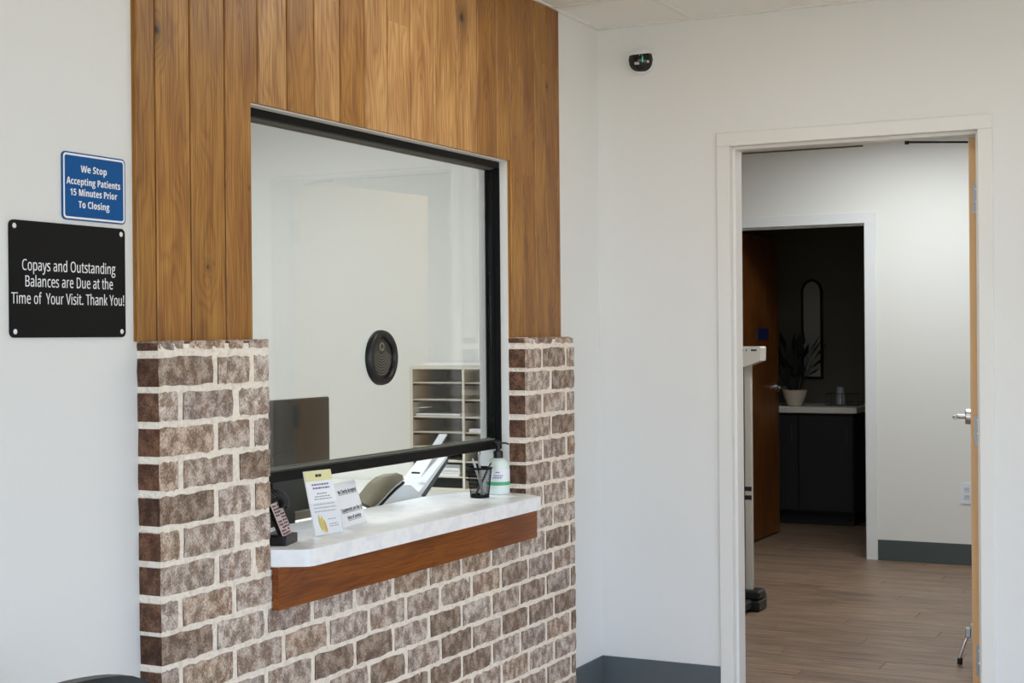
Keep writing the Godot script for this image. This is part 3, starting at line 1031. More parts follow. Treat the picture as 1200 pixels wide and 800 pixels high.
func dark_room() -> void:
	var z1 := -5.86
	var s := begin()
	box(s, Vector3(-3.2, 0.0, -6.0), Vector3(3.4, H, z1))
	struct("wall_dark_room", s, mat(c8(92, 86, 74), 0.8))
	s = begin()
	box(s, Vector3(0.32, 0.0, z1), Vector3(0.42, H, ZF - 0.12))
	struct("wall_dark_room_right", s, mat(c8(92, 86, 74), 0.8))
	s = begin()
	box(s, Vector3(-1.75, 0.0, z1), Vector3(-1.65, H, ZF - 0.12))
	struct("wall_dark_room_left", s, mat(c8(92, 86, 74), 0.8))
	# inner door, opened into the dark room against the left
	var t := thing("wooden_door", "honey-coloured wooden door opened into the dark room, with a small sign", "door", Vector3(-0.742, 0.0, ZF - 0.132))
	s = begin()
	for q in [[0.0, -1.0], [0.044, 1.0]]:
		var x: float = q[0]
		var p := [Vector3(x, 0.012, -0.895), Vector3(x, 0.012, 0.0), Vector3(x, 2.085, 0.0), Vector3(x, 2.085, -0.895)]
		poly(s, p, Vector3(q[1], 0, 0), [Vector2(0.378, 0.98), Vector2(0.497, 0.98), Vector2(0.497, 0.02), Vector2(0.378, 0.02)])
	for q in [[-0.895, -1.0], [0.0, 1.0]]:
		var z: float = q[0]
		poly(s, [Vector3(0, 0.012, z), Vector3(0.044, 0.012, z), Vector3(0.044, 2.085, z), Vector3(0, 2.085, z)], Vector3(0, 0, q[1]), [Vector2(0.378, 0.98), Vector2(0.388, 0.98), Vector2(0.388, 0.02), Vector2(0.378, 0.02)])
	for q in [[0.012, -1.0], [2.085, 1.0]]:
		var y: float = q[0]
		poly(s, [Vector3(0, y, -0.895), Vector3(0.044, y, -0.895), Vector3(0.044, y, 0), Vector3(0, y, 0)], Vector3(0, q[1], 0), [Vector2(0.378, 0.98), Vector2(0.388, 0.98), Vector2(0.388, 0.5), Vector2(0.378, 0.5)])
	obj("leaf", s, M.door_wood, t)
	lever(t, Vector3(0.044, 1.035, -0.835), 1.0, 1.0)
	s = begin()
	box(s, Vector3(0.0442, 1.372, -0.655), Vector3(0.048, 1.452, -0.405), 0.001)
	obj("door_sign", s, mat(c8(26, 36, 78), 0.4), t)
	# vanity: cabinet, doors and top
	t = thing("vanity_cabinet", "dark cabinet with doors along the back of the dark room", "cabinet", Vector3(-0.80, 0.0, -5.53))
	s = begin()
	box(s, Vector3(-0.7, 0.10, -0.32), Vector3(0.53, 0.829, 0.28), 0.002)
	box(s, Vector3(-0.68, 0.0, -0.30), Vector3(0.51, 0.10, 0.20))
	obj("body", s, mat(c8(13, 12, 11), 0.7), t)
	for k in 3:
		s = begin()
		box(s, Vector3(-0.69 + 0.408 * k, 0.115, 0.2805), Vector3(-0.29 + 0.408 * k, 0.815, 0.300), 0.003)
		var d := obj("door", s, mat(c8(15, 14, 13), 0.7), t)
		s = begin()
		tube(s, [Vector3(-0.33 + 0.408 * k, 0.62, 0.312), Vector3(-0.33 + 0.408 * k, 0.74, 0.312)], 0.005, 8)
		obj("handle", s, M.dark_grey, d)
	s = begin()
	box(s, Vector3(-1.64, 0.830, z1), Vector3(-0.236, 0.876, -5.20), 0.006)
	tag(obj("countertop", s, mat(c8(222, 214, 200), 0.35)), "pale countertop on the dark cabinet in the unlit room", "countertop")
	# bowl-shaped planter with dark foliage
	t = thing("potted_plant", "dark leafy plant in a round beige bowl on the pale countertop", "plant", Vector3(-0.732, 0.876, -5.34))
	s = begin()
	lathe(s, [[[0.0, 0.0], [0.046, 0.0], [0.052, 0.004]], [[0.052, 0.004], [0.066, 0.035], [0.082, 0.075], [0.093, 0.118]], [[0.093, 0.118], [0.088, 0.120], [0.084, 0.110], [0.0, 0.100]]], Vector3.ZERO, 32)
	obj("bowl", s, mat(c8(206, 190, 168), 0.6), t)
	s = begin()
	var r := RandomNumberGenerator.new()
	r.seed = 5
	var leafs := begin()
	for k in 34:
		var a := r.randf() * TAU
		var tilt := r.randf_range(0.1, 0.7)
		var hh := r.randf_range(0.18, 0.52)
		var d := Vector3(cos(a) * sin(tilt), cos(tilt), sin(a) * sin(tilt))
		var p0 := Vector3(cos(a) * 0.03, 0.10, sin(a) * 0.03)
		var p1 := p0 + d * hh * 0.6
		tube(s, [p0, p1], 0.0025, 5)
		var side := d.cross(Vector3.UP).normalized()
		var tip := p0 + d * hh + Vector3(cos(a), -0.4, sin(a)) * 0.05
		var mid := (p1 + tip) / 2
		var wd := r.randf_range(0.018, 0.032)
		var nn := side.cross(tip - p1).normalized() * 0.006
		poly(leafs, [p1, mid + side * wd, tip], nn + Vector3.UP)
		poly(leafs, [p1, tip, mid - side * wd], nn + Vector3.UP)
		poly(leafs, [p1, mid + side * wd, mid + nn, mid - side * wd], Vector3.DOWN)
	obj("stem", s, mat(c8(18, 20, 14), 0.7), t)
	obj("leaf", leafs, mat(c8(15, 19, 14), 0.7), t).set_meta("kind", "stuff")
	# arched mirror on the back wall
	t = thing("arched_mirror", "tall narrow arched mirror with a black frame on the dark room's back wall", "mirror", Vector3(-0.735, 1.06, z1))
	var o := [Vector2(-0.085, 0.0), Vector2(0.085, 0.0)]
	var inn := [Vector2(-0.065, 0.02), Vector2(0.065, 0.02)]
	for k in 13:
		var a := PI * k / 12
		o.append(Vector2(0.085 * cos(a), 0.67 + 0.105 * sin(a)))
		inn.append(Vector2(0.065 * cos(a), 0.67 + 0.085 * sin(a)))
	s = begin()
	extrude(s, o, Vector3.ZERO, Vector3.RIGHT, Vector3.UP, Vector3(0, 0, 0.02))
	obj("frame", s, M.black_metal, t)
	s = begin()
	extrude(s, inn, Vector3(0, 0, 0.02), Vector3.RIGHT, Vector3.UP, Vector3(0, 0, 0.002))
	obj("glass", s, mat(c8(150, 146, 132), 0.45), t)
	# drying rack with a cup, hardly lit
	t = thing("dish_rack", "small dark wire rack at the right end of the pale countertop", "rack", Vector3(-0.40, 0.876, -5.50))
	s = begin()
	for y in [0.006, 0.09]:
		tube(s, [Vector3(-0.12, y, -0.08), Vector3(0.12, y, -0.08), Vector3(0.12, y, 0.08), Vector3(-0.12, y, 0.08), Vector3(-0.12, y, -0.08)], 0.003, 6)
	for k in 7:
		var x := -0.12 + 0.04 * k
		tube(s, [Vector3(x, 0.09, 0.08), Vector3(x, 0.006, 0.08), Vector3(x, 0.006, -0.08), Vector3(x, 0.09, -0.08)], 0.002, 5)
	obj("wire_frame", s, M.dark_grey, t)
	t = thing("drinking_glass", "dim upturned glass standing in the wire rack", "glass", Vector3(-0.43, 0.885, -5.50))
	s = begin()
	lathe(s, [[[0.038, 0.0], [0.034, 0.08], [0.028, 0.13]], [[0.028, 0.13], [0.0, 0.13]], [[0.0, 0.126], [0.026, 0.126], [0.036, 0.0]]], Vector3.ZERO, 24)
	obj("cup", s, mat(c8(150, 150, 148), 0.2), t)

# ---------------------------------------------------------------- reception office
func office() -> void:
	var s := begin()
	box(s, Vector3(-3.7, -0.12, -0.52), Vector3(-0.115, 0.0, 4.6))
	struct("floor_office", s, M.vinyls[1])
	s = begin()
	box(s, Vector3(-3.7, H, -0.64), Vector3(-0.115, H + 0.15, 4.6))
	struct("ceiling_office", s, M.ceiling)
	s = begin()
	box(s, Vector3(-3.7, 0.0, -0.64), Vector3(0.0, H, -0.52))
	struct("wall_office", s, M.office_wall, "plain off-white wall at the end of the office behind the glass", "wall")
	s = begin()
	box(s, Vector3(-3.7, 0.0, -0.52), Vector3(-3.6, H, 4.5))
	struct("wall_office_left", s, M.office_wall)
	s = begin()
	box(s, Vector3(-3.7, 0.0, 4.5), Vector3(-0.115, H, 4.6))
	struct("wall_office_front", s, M.office_wall)
	panel_lamp(-1.7, 1.1, 1.2, 0.6, 5.3, Color(0.95, 0.985, 1.0), "white lay-in panel light in the office ceiling")
	# desk under the window, carrying on along the end wall
	var t := thing("desk", "pale office desk running under the window and along the end wall", "desk", Vector3(-0.5, 0.0, 1.2))
	s = begin()
	box(s, Vector3(-0.33, 0.70, -1.08), Vector3(0.383, 0.735, 1.5), 0.004)
	box(s, Vector3(-1.5, 0.70, -1.715), Vector3(0.383, 0.735, -1.08), 0.004)
	obj("top", s, mat(c8(214, 212, 206), 0.45), t)
	for p in [[-0.30, 1.4], [0.34, 1.4], [-1.45, -1.15], [0.34, -1.65], [-1.45, -1.65], [-0.30, -1.0]]:
		s = begin()
		box(s, Vector3(p[0] - 0.025, 0.0, p[1] - 0.025), Vector3(p[0] + 0.025, 0.70, p[1] + 0.025), 0.003)
		obj("leg", s, M.dark_grey, t)
	# literature sorter: two columns show, a third is behind the wall
	t = thing("literature_sorter", "beige wooden mail sorter with rows of slim shelves against the office end wall", "sorter", Vector3(-0.60, 0.735, -0.36))
	var xs := [-0.404, -0.137, 0.130, 0.397]
	var top := 0.545
	for k in 4:
		s = begin()
		box(s, Vector3(xs[k] - (0.004 if k in [0, 3] else 0.0065), 0.0, -0.155), Vector3(xs[k] + (0.012 if k == 0 else (0.004 if k == 3 else 0.0065)), top, 0.16), 0.001)
		obj("divider", s, M.sorter, t)
	s = begin()
	box(s, Vector3(xs[0] - 0.006, top - 0.012, -0.155), Vector3(xs[3] + 0.006, top + 0.002, 0.162), 0.001)
	obj("top_board", s, M.sorter, t)
	s = begin()
	box(s, Vector3(xs[0], 0.0, -0.155), Vector3(xs[3], 0.012, 0.158), 0.001)
	obj("bottom_board", s, M.sorter, t)
	s = begin()
	box(s, Vector3(xs[0], 0.0, -0.159), Vector3(xs[3], top, -0.154))
	obj("back_panel", s, mat(c8(150, 136, 112), 0.7), t)
	for c in 3:
		for y in [0.473, 0.398, 0.322, 0.255, 0.190, 0.128, 0.06]:
			s = begin()
			var a: float = xs[c] + (0.012 if c == 0 else 0.0065)
			var b: float = xs[c + 1] - 0.0065
			box(s, Vector3(a, y - 0.003, -0.154), Vector3(b, y + 0.003, 0.157), 0.0008)
			var sh := obj("shelf", s, mat(c8(196, 188, 172), 0.5), t)
			s = begin()
			box(s, Vector3(a, y - 0.012, 0.146), Vector3(b, y - 0.003, 0.1562))  # black strip standing in for the shadow beneath each shelf edge
			obj("shelf_shade", s, M.black_plastic, sh)
	# loose paper, the tall stack in a black tray
	var idx := 0
	for q in [[0, 0.063, 0.070, 0.248, "thick stack of white paper in the sorter's bottom left compartment"], [0, 0.325, 0.012, 0.15, "thin sheaf of paper on the middle left shelf of the sorter"], [1, 0.258, 0.016, 0.20, "sheaf of paper in the second column of the sorter"]]:
		s = begin()
		var c0: float = xs[q[0]] + 0.018
		var r := RandomNumberGenerator.new()
		r.seed = 31 + idx
		var n := maxi(2, int(q[2] / 0.006))
		for k in n:
			var dx := r.randf_range(-0.003, 0.003)
			var hh: float = q[2] / n
			box(s, Vector3(c0 + dx, q[1] + hh * k, -0.12), Vector3(c0 + 0.22 + dx, q[1] + hh * (k + 1) - 0.0006, 0.145 + r.randf_range(-0.004, 0.004)))
		var pp := obj("paper_stack", s, M.paper)
		pp.position = t.position
		tag(pp, q[4], "paper")
		idx += 1
	s = begin()
	box(s, Vector3(-0.37, 0.0, -0.14), Vector3(-0.02, 0.012, 0.10), 0.001)
	var fo := obj("paper_folder", s, M.paper)
	fo.position = t.position + Vector3(0, top + 0.0025, 0)
	tag(fo, "white paper lying on top of the mail sorter", "paper")
	s = begin()
	box(s, Vector3(xs[0] + 0.014, 0.013, -0.10), Vector3(xs[1] - 0.010, 0.056, 0.15), 0.003)
	var tr := obj("storage_box", s, M.black_plastic)
	tr.position = t.position
	tag(tr, "low black box in the bottom left compartment of the sorter", "box")
	s = begin()
	box(s, Vector3(xs[1] + 0.010, 0.072, 0.02), Vector3(xs[1] + 0.06, 0.11, 0.17), 0.006)
	tr = obj("stapler", s, M.black_plastic)
	tr.position = t.position
	tag(tr, "small black stapler in the sorter's second column, behind the pen cup", "stapler")
	# monitor seen from behind, standing on the desk
	t = thing("monitor", "dark computer monitor behind the left end of the glass, back turned to the room", "monitor", Vector3(-0.45, 0.735, 1.575))
	s = begin()
	box(s, Vector3(-0.02, 0.105, -0.305), Vector3(0.0, 0.476, 0.305), 0.004)
	obj("housing", s, mat(c8(50, 48, 38), 0.3), t)
	s = begin()
	box(s, Vector3(-0.0215, 0.115, -0.297), Vector3(-0.0195, 0.468, 0.297))
	obj("screen", s, mat(c8(12, 12, 14), 0.12), t)
	s = begin()
	box(s, Vector3(0.0, 0.012, -0.06), Vector3(0.03, 0.30, 0.06), 0.006)
	box(s, Vector3(-0.14, 0.0, -0.14), Vector3(0.10, 0.012, 0.14), 0.004)
	obj("stand", s, M.dark_grey, t)
	var lt := letter(t, "lenovo", 0, 0, 0, 0.085, 0.018, mat(c8(186, 186, 172), 0.4))
	lt.rotation.y = PI / 2
	lt.position = Vector3(0.0003, 0.378, 0.075)
	# desk phone behind the card holder
	t = thing("desk_phone", "black desk phone standing on the desk behind the card holder", "phone", Vector3(-0.345, 0.735, 2.03))
	s = begin()
	extrude(s, [Vector2(-0.09, 0.0), Vector2(0.09, 0.0), Vector2(0.09, 0.015), Vector2(-0.07, 0.115), Vector2(-0.09, 0.115)], Vector3(0, 0, -0.11), Vector3.LEFT, Vector3.UP, Vector3(0, 0, 0.22))
	obj("body", s, M.dark_grey, t)
	s = begin()
	box(s, Vector3(-0.05, 0.075, 0.05), Vector3(0.06, 0.125, 0.10), 0.012)
	obj("handset", s, M.black_plastic, t)
	# check scanner on the desk edge: curved dark lid, white side, tilted paper tray
	t = thing("check_scanner", "white desktop check scanner with a curved dark lid and tilted tray", "scanner", Vector3(-0.35, 0.735, 1.05))
	var cx := t.position
	s = begin()
	var side := []
	for p in [[1.250, 0.735], [1.250, 0.828], [1.197, 0.838], [1.142, 0.867], [1.11, 0.881], [1.079, 0.889], [1.03, 0.894], [0.992, 0.891], [0.95, 0.868], [0.904, 0.839], [0.904, 0.735]]:
		side.append(Vector2(p[0] - cx.z, p[1] - cx.y))
	extrude(s, side, Vector3(-0.05, 0, 0), Vector3.BACK, Vector3.UP, Vector3(0.10, 0, 0))
	obj("body", s, M.white_plastic, t)
	# lid: lofted between the edge near us and the ridge
	var e0 := [[1.262, 0.834], [1.219, 0.848], [1.153, 0.879], [1.105, 0.899], [1.067, 0.912], [1.05, 0.918]]
	var e1 := [[1.262, 0.846], [1.219, 0.866], [1.153, 0.903], [1.105, 0.922], [1.067, 0.930], [1.045, 0.930]]
	var e2 := [[1.240, 0.852], [1.205, 0.872], [1.144, 0.908], [1.095, 0.925], [1.043, 0.931], [1.000, 0.926]]
	s = begin()
	s.set_smooth_group(3)
	var e3 := []
	for v in e1:
		e3.append([v[0] - 0.008, v[1] + 0.007])
	var rows := [[e0, 0.056], [e1, 0.050], [e3, 0.020], [e2, -0.03], [e0, -0.052]]
	for k in rows.size() - 1:
		for i in e0.size() - 1:
			var q := []
			for d in [[k, i], [k, i + 1], [k + 1, i + 1], [k + 1, i]]:
				var v: Array = rows[d[0]][0][d[1]]
				q.append(Vector3(rows[d[0]][1], v[1] - cx.y, v[0] - cx.z))
			s.set_smooth_group(3)
			for w in [q[0], q[2], q[1], q[0], q[3], q[2]]:
				s.add_vertex(w)
	var ends := []
	for k in rows.size():
		var v: Array = rows[k][0][0]
		ends.append(Vector3(rows[k][1], v[1] - cx.y, v[0] - cx.z))
	poly(s, ends, Vector3.BACK)
	ends = []
	for k in rows.size():
		var v: Array = rows[k][0][-1]
		ends.append(Vector3(rows[k][1], v[1] - cx.y, v[0] - cx.z))
	poly(s, ends, Vector3.FORWARD)
	var lid := obj("lid", s, mat(c8(112, 104, 84), 0.25), t)
	s = begin()
	var run := []
	for v in e0:
		run.append(Vector3(0.057, v[1] - cx.y - 0.002, v[0] - cx.z))
	tube(s, run, 0.003, 6)
	obj("trim_strip", s, M.chrome, lid)
	s = begin()
	run = []
	for v in e0:
		run.append(Vector3(0.051, v[1] - cx.y - 0.014, v[0] - cx.z - 0.01))
	tube(s, run, 0.005, 6)
	obj("slot", s, M.black_plastic, t)
	# tray
	s = begin()
	extrude(s, [Vector2(0.934 - cx.z, 0.861 - cx.y), Vector2(0.730 - cx.z, 0.975 - cx.y), Vector2(0.722 - cx.z, 0.962 - cx.y), Vector2(0.906 - cx.z, 0.840 - cx.y)], Vector3(-0.055, 0, 0), Vector3.BACK, Vector3.UP, Vector3(0.105, 0, 0))
	var ty := obj("tray", s, M.white_plastic, t)
	s = begin()
	extrude(s, [Vector2(0.918 - cx.z, 0.846 - cx.y), Vector2(0.724 - cx.z, 0.966 - cx.y), Vector2(0.724 - cx.z, 0.950 - cx.y), Vector2(0.900 - cx.z, 0.834 - cx.y)], Vector3(-0.05, 0, 0), Vector3.BACK, Vector3.UP, Vector3(0.102, 0, 0))
	obj("underside", s, mat(c8(50, 58, 64), 0.4), ty)
	s = begin()
	extrude(s, [Vector2(0.86 - cx.z, 0.9035 - cx.y), Vector2(0.66 - cx.z, 1.048 - cx.y), Vector2(0.655 - cx.z, 1.045 - cx.y), Vector2(0.855 - cx.z, 0.900 - cx.y)], Vector3(-0.02, 0, 0), Vector3.BACK, Vector3.UP, Vector3(0.032, 0, 0))
	obj("extension", s, M.white_plastic, ty)
	s = begin()
	box(s, Vector3(0.0, 0.186, -0.16), Vector3(0.03, 0.192, -0.15))
	obj("latch", s, M.black_plastic, ty)

# ---------------------------------------------------------------- things on the sill
func on_sill() -> void:
	var y0 := 0.857
	# leaning brochure in a clear stand
	var t := card_root("brochure", "tall brochure with yellow artwork leaning in a clear stand on the counter", "brochure", Vector3(0.020, y0 + 0.001, 2.049), Vector3(0.040, y0 + 0.001, 1.942), Vector3(-0.028, 1.033, 2.053))
	var w := 0.1089
	var h := 0.183
	var s := begin()
	box(s, Vector3(0, 0, -0.004), Vector3(w, h, 0.0), 0.0005)
	obj("card", s, M.white_print, t)
	s = begin()
	box(s, Vector3(0.001, h - 0.030, 0.0), Vector3(w - 0.001, h - 0.001, 0.0005))
	var hd := obj("header_band", s, mat(c8(226, 220, 168), 0.7), t)
	s = begin()
	for q in [[0.043, 0.010], [0.055, 0.006], [0.062, 0.004]]:
		box(s, Vector3(q[0], h - 0.019, 0.0005), Vector3(q[0] + q[1], h - 0.011, 0.0008))
	obj("print", s, M.ink, hd)
	print_lines(t, "text_line", [[0.022, 0.088, h - 0.043, 0.0050], [0.024, 0.090, h - 0.053, 0.0050]], M.purple, 3)
	print_lines(t, "text_line", [[0.036, 0.076, h - 0.068, 0.0034], [0.026, 0.086, h - 0.076, 0.0028], [0.022, 0.090, h - 0.083, 0.0028], [0.016, 0.098, h - 0.098, 0.0026], [0.014, 0.102, h - 0.108, 0.0026], [0.014, 0.098, h - 0.118, 0.0026], [0.060, 0.092, h - 0.142, 0.0026], [0.062, 0.096, h - 0.156, 0.0026], [0.062, 0.098, h - 0.162, 0.0026]], mat(c8(150, 150, 168), 0.7), 4)
	# yellow petals at the lower left
	for q in [[0.030, 0.0, 0.052, 0.018, c8(236, 205, 40)], [0.020, 0.004, 0.055, 0.010, c8(206, 200, 90)], [0.038, 0.0, 0.040, 0.012, c8(222, 170, 20)]]:
		s = begin()
		var p := []
		for k in 9:
			var a := float(k) / 8
			p.append(Vector3(q[0] + 0.012 * a * a - q[3] * 0.5 * sin(PI * a) + (1 - a) * 0.006, 0.003 + q[1] + q[2] * (1 - a), 0.0006))
		for k in 9:
			var a := 1.0 - float(k) / 8
			p.append(Vector3(q[0] + 0.012 * a * a + q[3] * 0.5 * sin(PI * a) + (1 - a) * 0.006, 0.003 + q[1] + q[2] * (1 - a), 0.0006))
		var pv := []
		for v in p:
			pv.append(Vector2(v.x, v.y))
		extrude(s, pv, Vector3(0, 0, 0.0002), Vector3.RIGHT, Vector3.UP, Vector3(0, 0, 0.0004))
		obj("petal", s, mat(q[4], 0.7), t)
	s = begin()
	box(s, Vector3(-0.002, 0.0, 0.0015), Vector3(w + 0.002, h * 0.5, 0.003))
	obj("clear_front", s, M.acrylic, t)
	# small white sign
	t = card_root("counter_sign", "small white sign about checks and copayments standing behind the brochure", "sign", Vector3(-0.003, y0 + 0.001, 1.872), Vector3(-0.029, y0 + 0.001, 1.707), Vector3(-0.043, 0.981, 1.868))
	w = 0.167
	h = 0.1305
	s = begin()
	box(s, Vector3(0, 0, -0.003), Vector3(w, h, 0.0), 0.0005)
	obj("card", s, M.white_print, t)
	s = begin()
	box(s, Vector3(-0.003, -0.0, -0.0055), Vector3(w + 0.003, h + 0.002, -0.0035))
	obj("clear_back", s, M.acrylic, t)
	var ink: Material = M.ink
	var lines := [["No Checks Accepted", 0.092, 0.103, 0.128], ["Copayments are due at", 0.090, 0.049, 0.148], ["time of service", 0.092, 0.025, 0.096]]
	for l in lines:
		letter(t, l[0], l[1], l[2], 0.0003, l[3], 0.0115, ink, true)
		s = begin()
		box(s, Vector3(l[1] - l[3] / 2, l[2] - 0.0090, 0.0002), Vector3(l[1] + l[3] / 2, l[2] - 0.0078, 0.0005))
		obj("underline", s, ink, t)
	# two-tier card holder with its printed cards
	t = thing("card_holder", "black card holder with two rows of printed cards at the counter's left end", "card holder", Vector3(0.059, y0, 2.243))
	var ax := Vector3(-0.28, 0, -0.96).normalized()
	var az := Vector3(0.96, 0, -0.28).normalized()
	t.basis = Basis(ax, Vector3.UP, az)
	s = begin()
	box(s, Vector3(0.0, 0.0, -0.062), Vector3(0.092, 0.026, 0.0), 0.002)
	box(s, Vector3(0.0, 0.026, -0.062), Vector3(0.092, 0.030, -0.020), 0.001)
	obj("base", s, M.black_plastic, t)
	for k in 2:
		s = begin()
		var xa := 0.002 + 0.046 * k
		var zb := -0.006 - 0.004 * k
		var tl := Vector3(0, 0.098, -0.040)
		var p := Vector3(xa, 0.012, zb)
		extrude(s, [Vector2(0, 0), Vector2(0.041, 0), Vector2(0.041, 1.0), Vector2(0, 1.0)], p, Vector3.RIGHT, tl, Vector3(0, 0.0006, 0.0016))
		var cd := obj("card", s, mat(c8(206, 186, 184), 0.6), t)
		s = begin()
		var r := RandomNumberGenerator.new()
		r.seed = 90 + k
		for i in 11:
			var f := 0.08 + 0.082 * i
			var u := 0.004
			while u < 0.032:
				var l := r.randf_range(0.006, 0.02)
				if r.randf() < 0.8:
					var q := p + tl * f + Vector3(u, 0.0008, 0.0022)
					extrude(s, [Vector2(0, 0), Vector2(minf(l, 0.038 - u), 0), Vector2(minf(l, 0.038 - u), 0.045), Vector2(0, 0.045)], q, Vector3.RIGHT, tl, Vector3(0, 0.0001, 0.0003))
				u += l + 0.003
		obj("print", s, mat(c8(84, 52, 58), 0.7), cd)
	s = begin()
	extrude(s, [Vector2(0, 0), Vector2(0.093, 0), Vector2(0.093, 1.0), Vector2(0, 1.0)], Vector3(-0.001, 0.010, -0.012), Vector3.RIGHT, Vector3(0, 0.095, -0.039), Vector3(0, -0.001, -0.0035))
	obj("backrest", s, M.black_plastic, t)
	# coiled cord draped over the holder
	s = begin()
	var run := []
	for k in 340:
		var a := float(k) / 339
		var ang := PI * (1.0 - a * 1.05)
		var c := Vector3(0.0, 0.962, 2.200) + Vector3(0.0, 0.026 * sin(ang), 0.0) + Vector3(0.35, 0, -0.94) * (-0.038 * cos(ang) * 1.0)
		c += Vector3(-0.02, -0.02, 0.03) * maxf(0.0, 0.5 - a)
		var ph := a * TAU * 17.0
		run.append(c + (Vector3(0.94, 0, 0.35) * cos(ph) + Vector3(0, sin(ang), 0) * sin(ph) + Vector3(0.35, 0, -0.94) * (-cos(ang)) * sin(ph)) * 0.0125)
	tube(s, run, 0.0044, 6)
	tag(obj("coiled_cord", s, M.black_plastic), "black coiled phone cord looping above the card holder", "cord")
	# mesh pen cup
	var at := Vector3(-0.028, y0, 0.985)
	t = thing("pen_cup", "black wire-mesh pen cup on the right part of the counter", "pen cup", at)
	s = begin()
	var r0 := 0.0315
	var r1 := 0.0425
	var hh := 0.104
	for k in 44:
		for d in [-1.0, 1.0]:
			var path := []
			for i in 4:
				var f := i / 3.0
				var a: float = TAU * k / 44 + d * 0.55 * f
				var r := lerpf(r0, r1, f)
				path.append(Vector3(r * cos(a), hh * f, r * sin(a)))
			tube(s, path, 0.00055, 3, false)
	obj("mesh_wall", s, M.black_metal, t)
	s = begin()
	lathe(s, [[[r1 - 0.001, hh - 0.006], [r1 + 0.0015, hh - 0.006], [r1 + 0.002, hh], [r1 - 0.001, hh + 0.001], [r1 - 0.001, hh - 0.006]]], Vector3.ZERO, 36)
	obj("rim", s, M.black_metal, t)
	s = begin()
	lathe(s, [[[0.0, 0.0005], [r0 + 0.001, 0.0005]], [[r0 + 0.001, 0.0005], [r0 + 0.002, 0.012]], [[r0 + 0.002, 0.012], [r0, 0.012], [r0 - 0.001, 0.004], [0.0, 0.004]]], Vector3.ZERO, 36)
	obj("bottom", s, M.black_metal, t)
	var pens := [[Vector3(0.012, 0.006, 0.008), Vector3(-0.002, 0.150, 0.002), c8(150, 150, 150), "slim grey pen standing upright, tallest in the mesh cup"], [Vector3(0.015, 0.006, -0.004), Vector3(-0.022, 0.128, 0.006), c8(196, 194, 186), "pale pen leaning to the left in the mesh cup"], [Vector3(-0.014, 0.006, 0.008), Vector3(0.036, 0.118, -0.016), c8(70, 70, 72), "dark pen with grey tip leaning to the right in the mesh cup"]]
	for p in pens:
		var n := thing("pen", p[3], "pen", at)
		s = begin()
		tube(s, [p[0], p[1]], 0.0042, 10)
		obj("barrel", s, mat(p[2], 0.35), n)
		s = begin()
		var d: Vector3 = (p[1] - p[0]).normalized()
		tube(s, [p[1], p[1] + d * 0.006], 0.0028, 8)
		var cp := obj("button", s, M.steel, n)
		s = begin()
		tube(s, [p[1] - d * 0.002 + Vector3(0.0048, 0, 0.002), p[1] - d * 0.035 + Vector3(0.0048, 0, 0.002)], 0.0012, 6)
		obj("clip", s, M.steel, n)
	# hand sanitiser pump bottle
	t = thing("pump_bottle", "white hand sanitizer pump bottle with a green band, against the right jamb", "bottle", Vector3(-0.018, y0, 0.865))
	s = begin()
	lathe(s, [[[0.0, 0.0], [0.036, 0.0], [0.040, 0.005]], [[0.040, 0.005], [0.0405, 0.02], [0.0405, 0.092], [0.0395, 0.104], [0.035, 0.116], [0.026, 0.124], [0.014, 0.128]]], Vector3.ZERO, 40)
	obj("body", s, mat(c8(224, 236, 230), 0.22), t)
	s = begin()
	lathe(s, [[[0.0408, 0.030], [0.0410, 0.031], [0.0410, 0.088], [0.0408, 0.089]]], Vector3.ZERO, 40)
	var lb := obj("label", s, mat(c8(232, 234, 238), 0.45), t)
	s = begin()
	lathe(s, [[[0.0412, 0.034], [0.0414, 0.0345], [0.0414, 0.046], [0.0412, 0.0465]]], Vector3.ZERO, 40)
	obj("green_band", s, mat(c8(80, 176, 120), 0.5), lb)
	s = begin()
	for q in [[0.078, 0.25, 0.38], [0.066, -0.05, 0.45], [0.059, 0.05, 0.62]]:
		var a: float = q[1] + 0.75
		while a < q[2] + 0.95:
			var l := 0.10 + 0.09 * fposmod(a * 7.3, 1.0)
			for k in 3:
				var a0 := a + l * k / 3
				var a1 := a + l * (k + 1) / 3
				poly(s, [Vector3(0.0413 * cos(a0), q[0], 0.0413 * sin(a0)), Vector3(0.0413 * cos(a1), q[0], 0.0413 * sin(a1)), Vector3(0.0413 * cos(a1), q[0] + 0.0035, 0.0413 * sin(a1)), Vector3(0.0413 * cos(a0), q[0] + 0.0035, 0.0413 * sin(a0))], Vector3(cos(a), 0, sin(a)))
			a += l + 0.05
	obj("print", s, mat(c8(90, 96, 130), 0.6), lb)
	s = begin()
	lathe(s, [[[0.0, 0.126], [0.0170, 0.126]], [[0.0170, 0.126], [0.0170, 0.150]], [[0.0170, 0.150], [0.008, 0.154], [0.0065, 0.172]], [[0.0065, 0.172], [0.012, 0.174], [0.012, 0.182], [0.0, 0.185]]], Vector3.ZERO, 24)
	var pm := obj("pump", s, M.black_plastic, t)
	s = begin()
	tube(s, [Vector3(0, 0.179, 0), Vector3(0.026, 0.179, -0.012), Vector3(0.034, 0.174, -0.016)], 0.0032, 8)
	obj("nozzle", s, M.black_plastic, pm)

func card_root(called: String, label: String, cat: String, bl: Vector3, br: Vector3, tl: Vector3) -> Node3D:
	var t := thing(called, label, cat, bl)
	var x := (br - bl).normalized()
	var y := (tl - bl)
	y = (y - x * y.dot(x)).normalized()
	t.basis = Basis(x, y, x.cross(y))
	return t

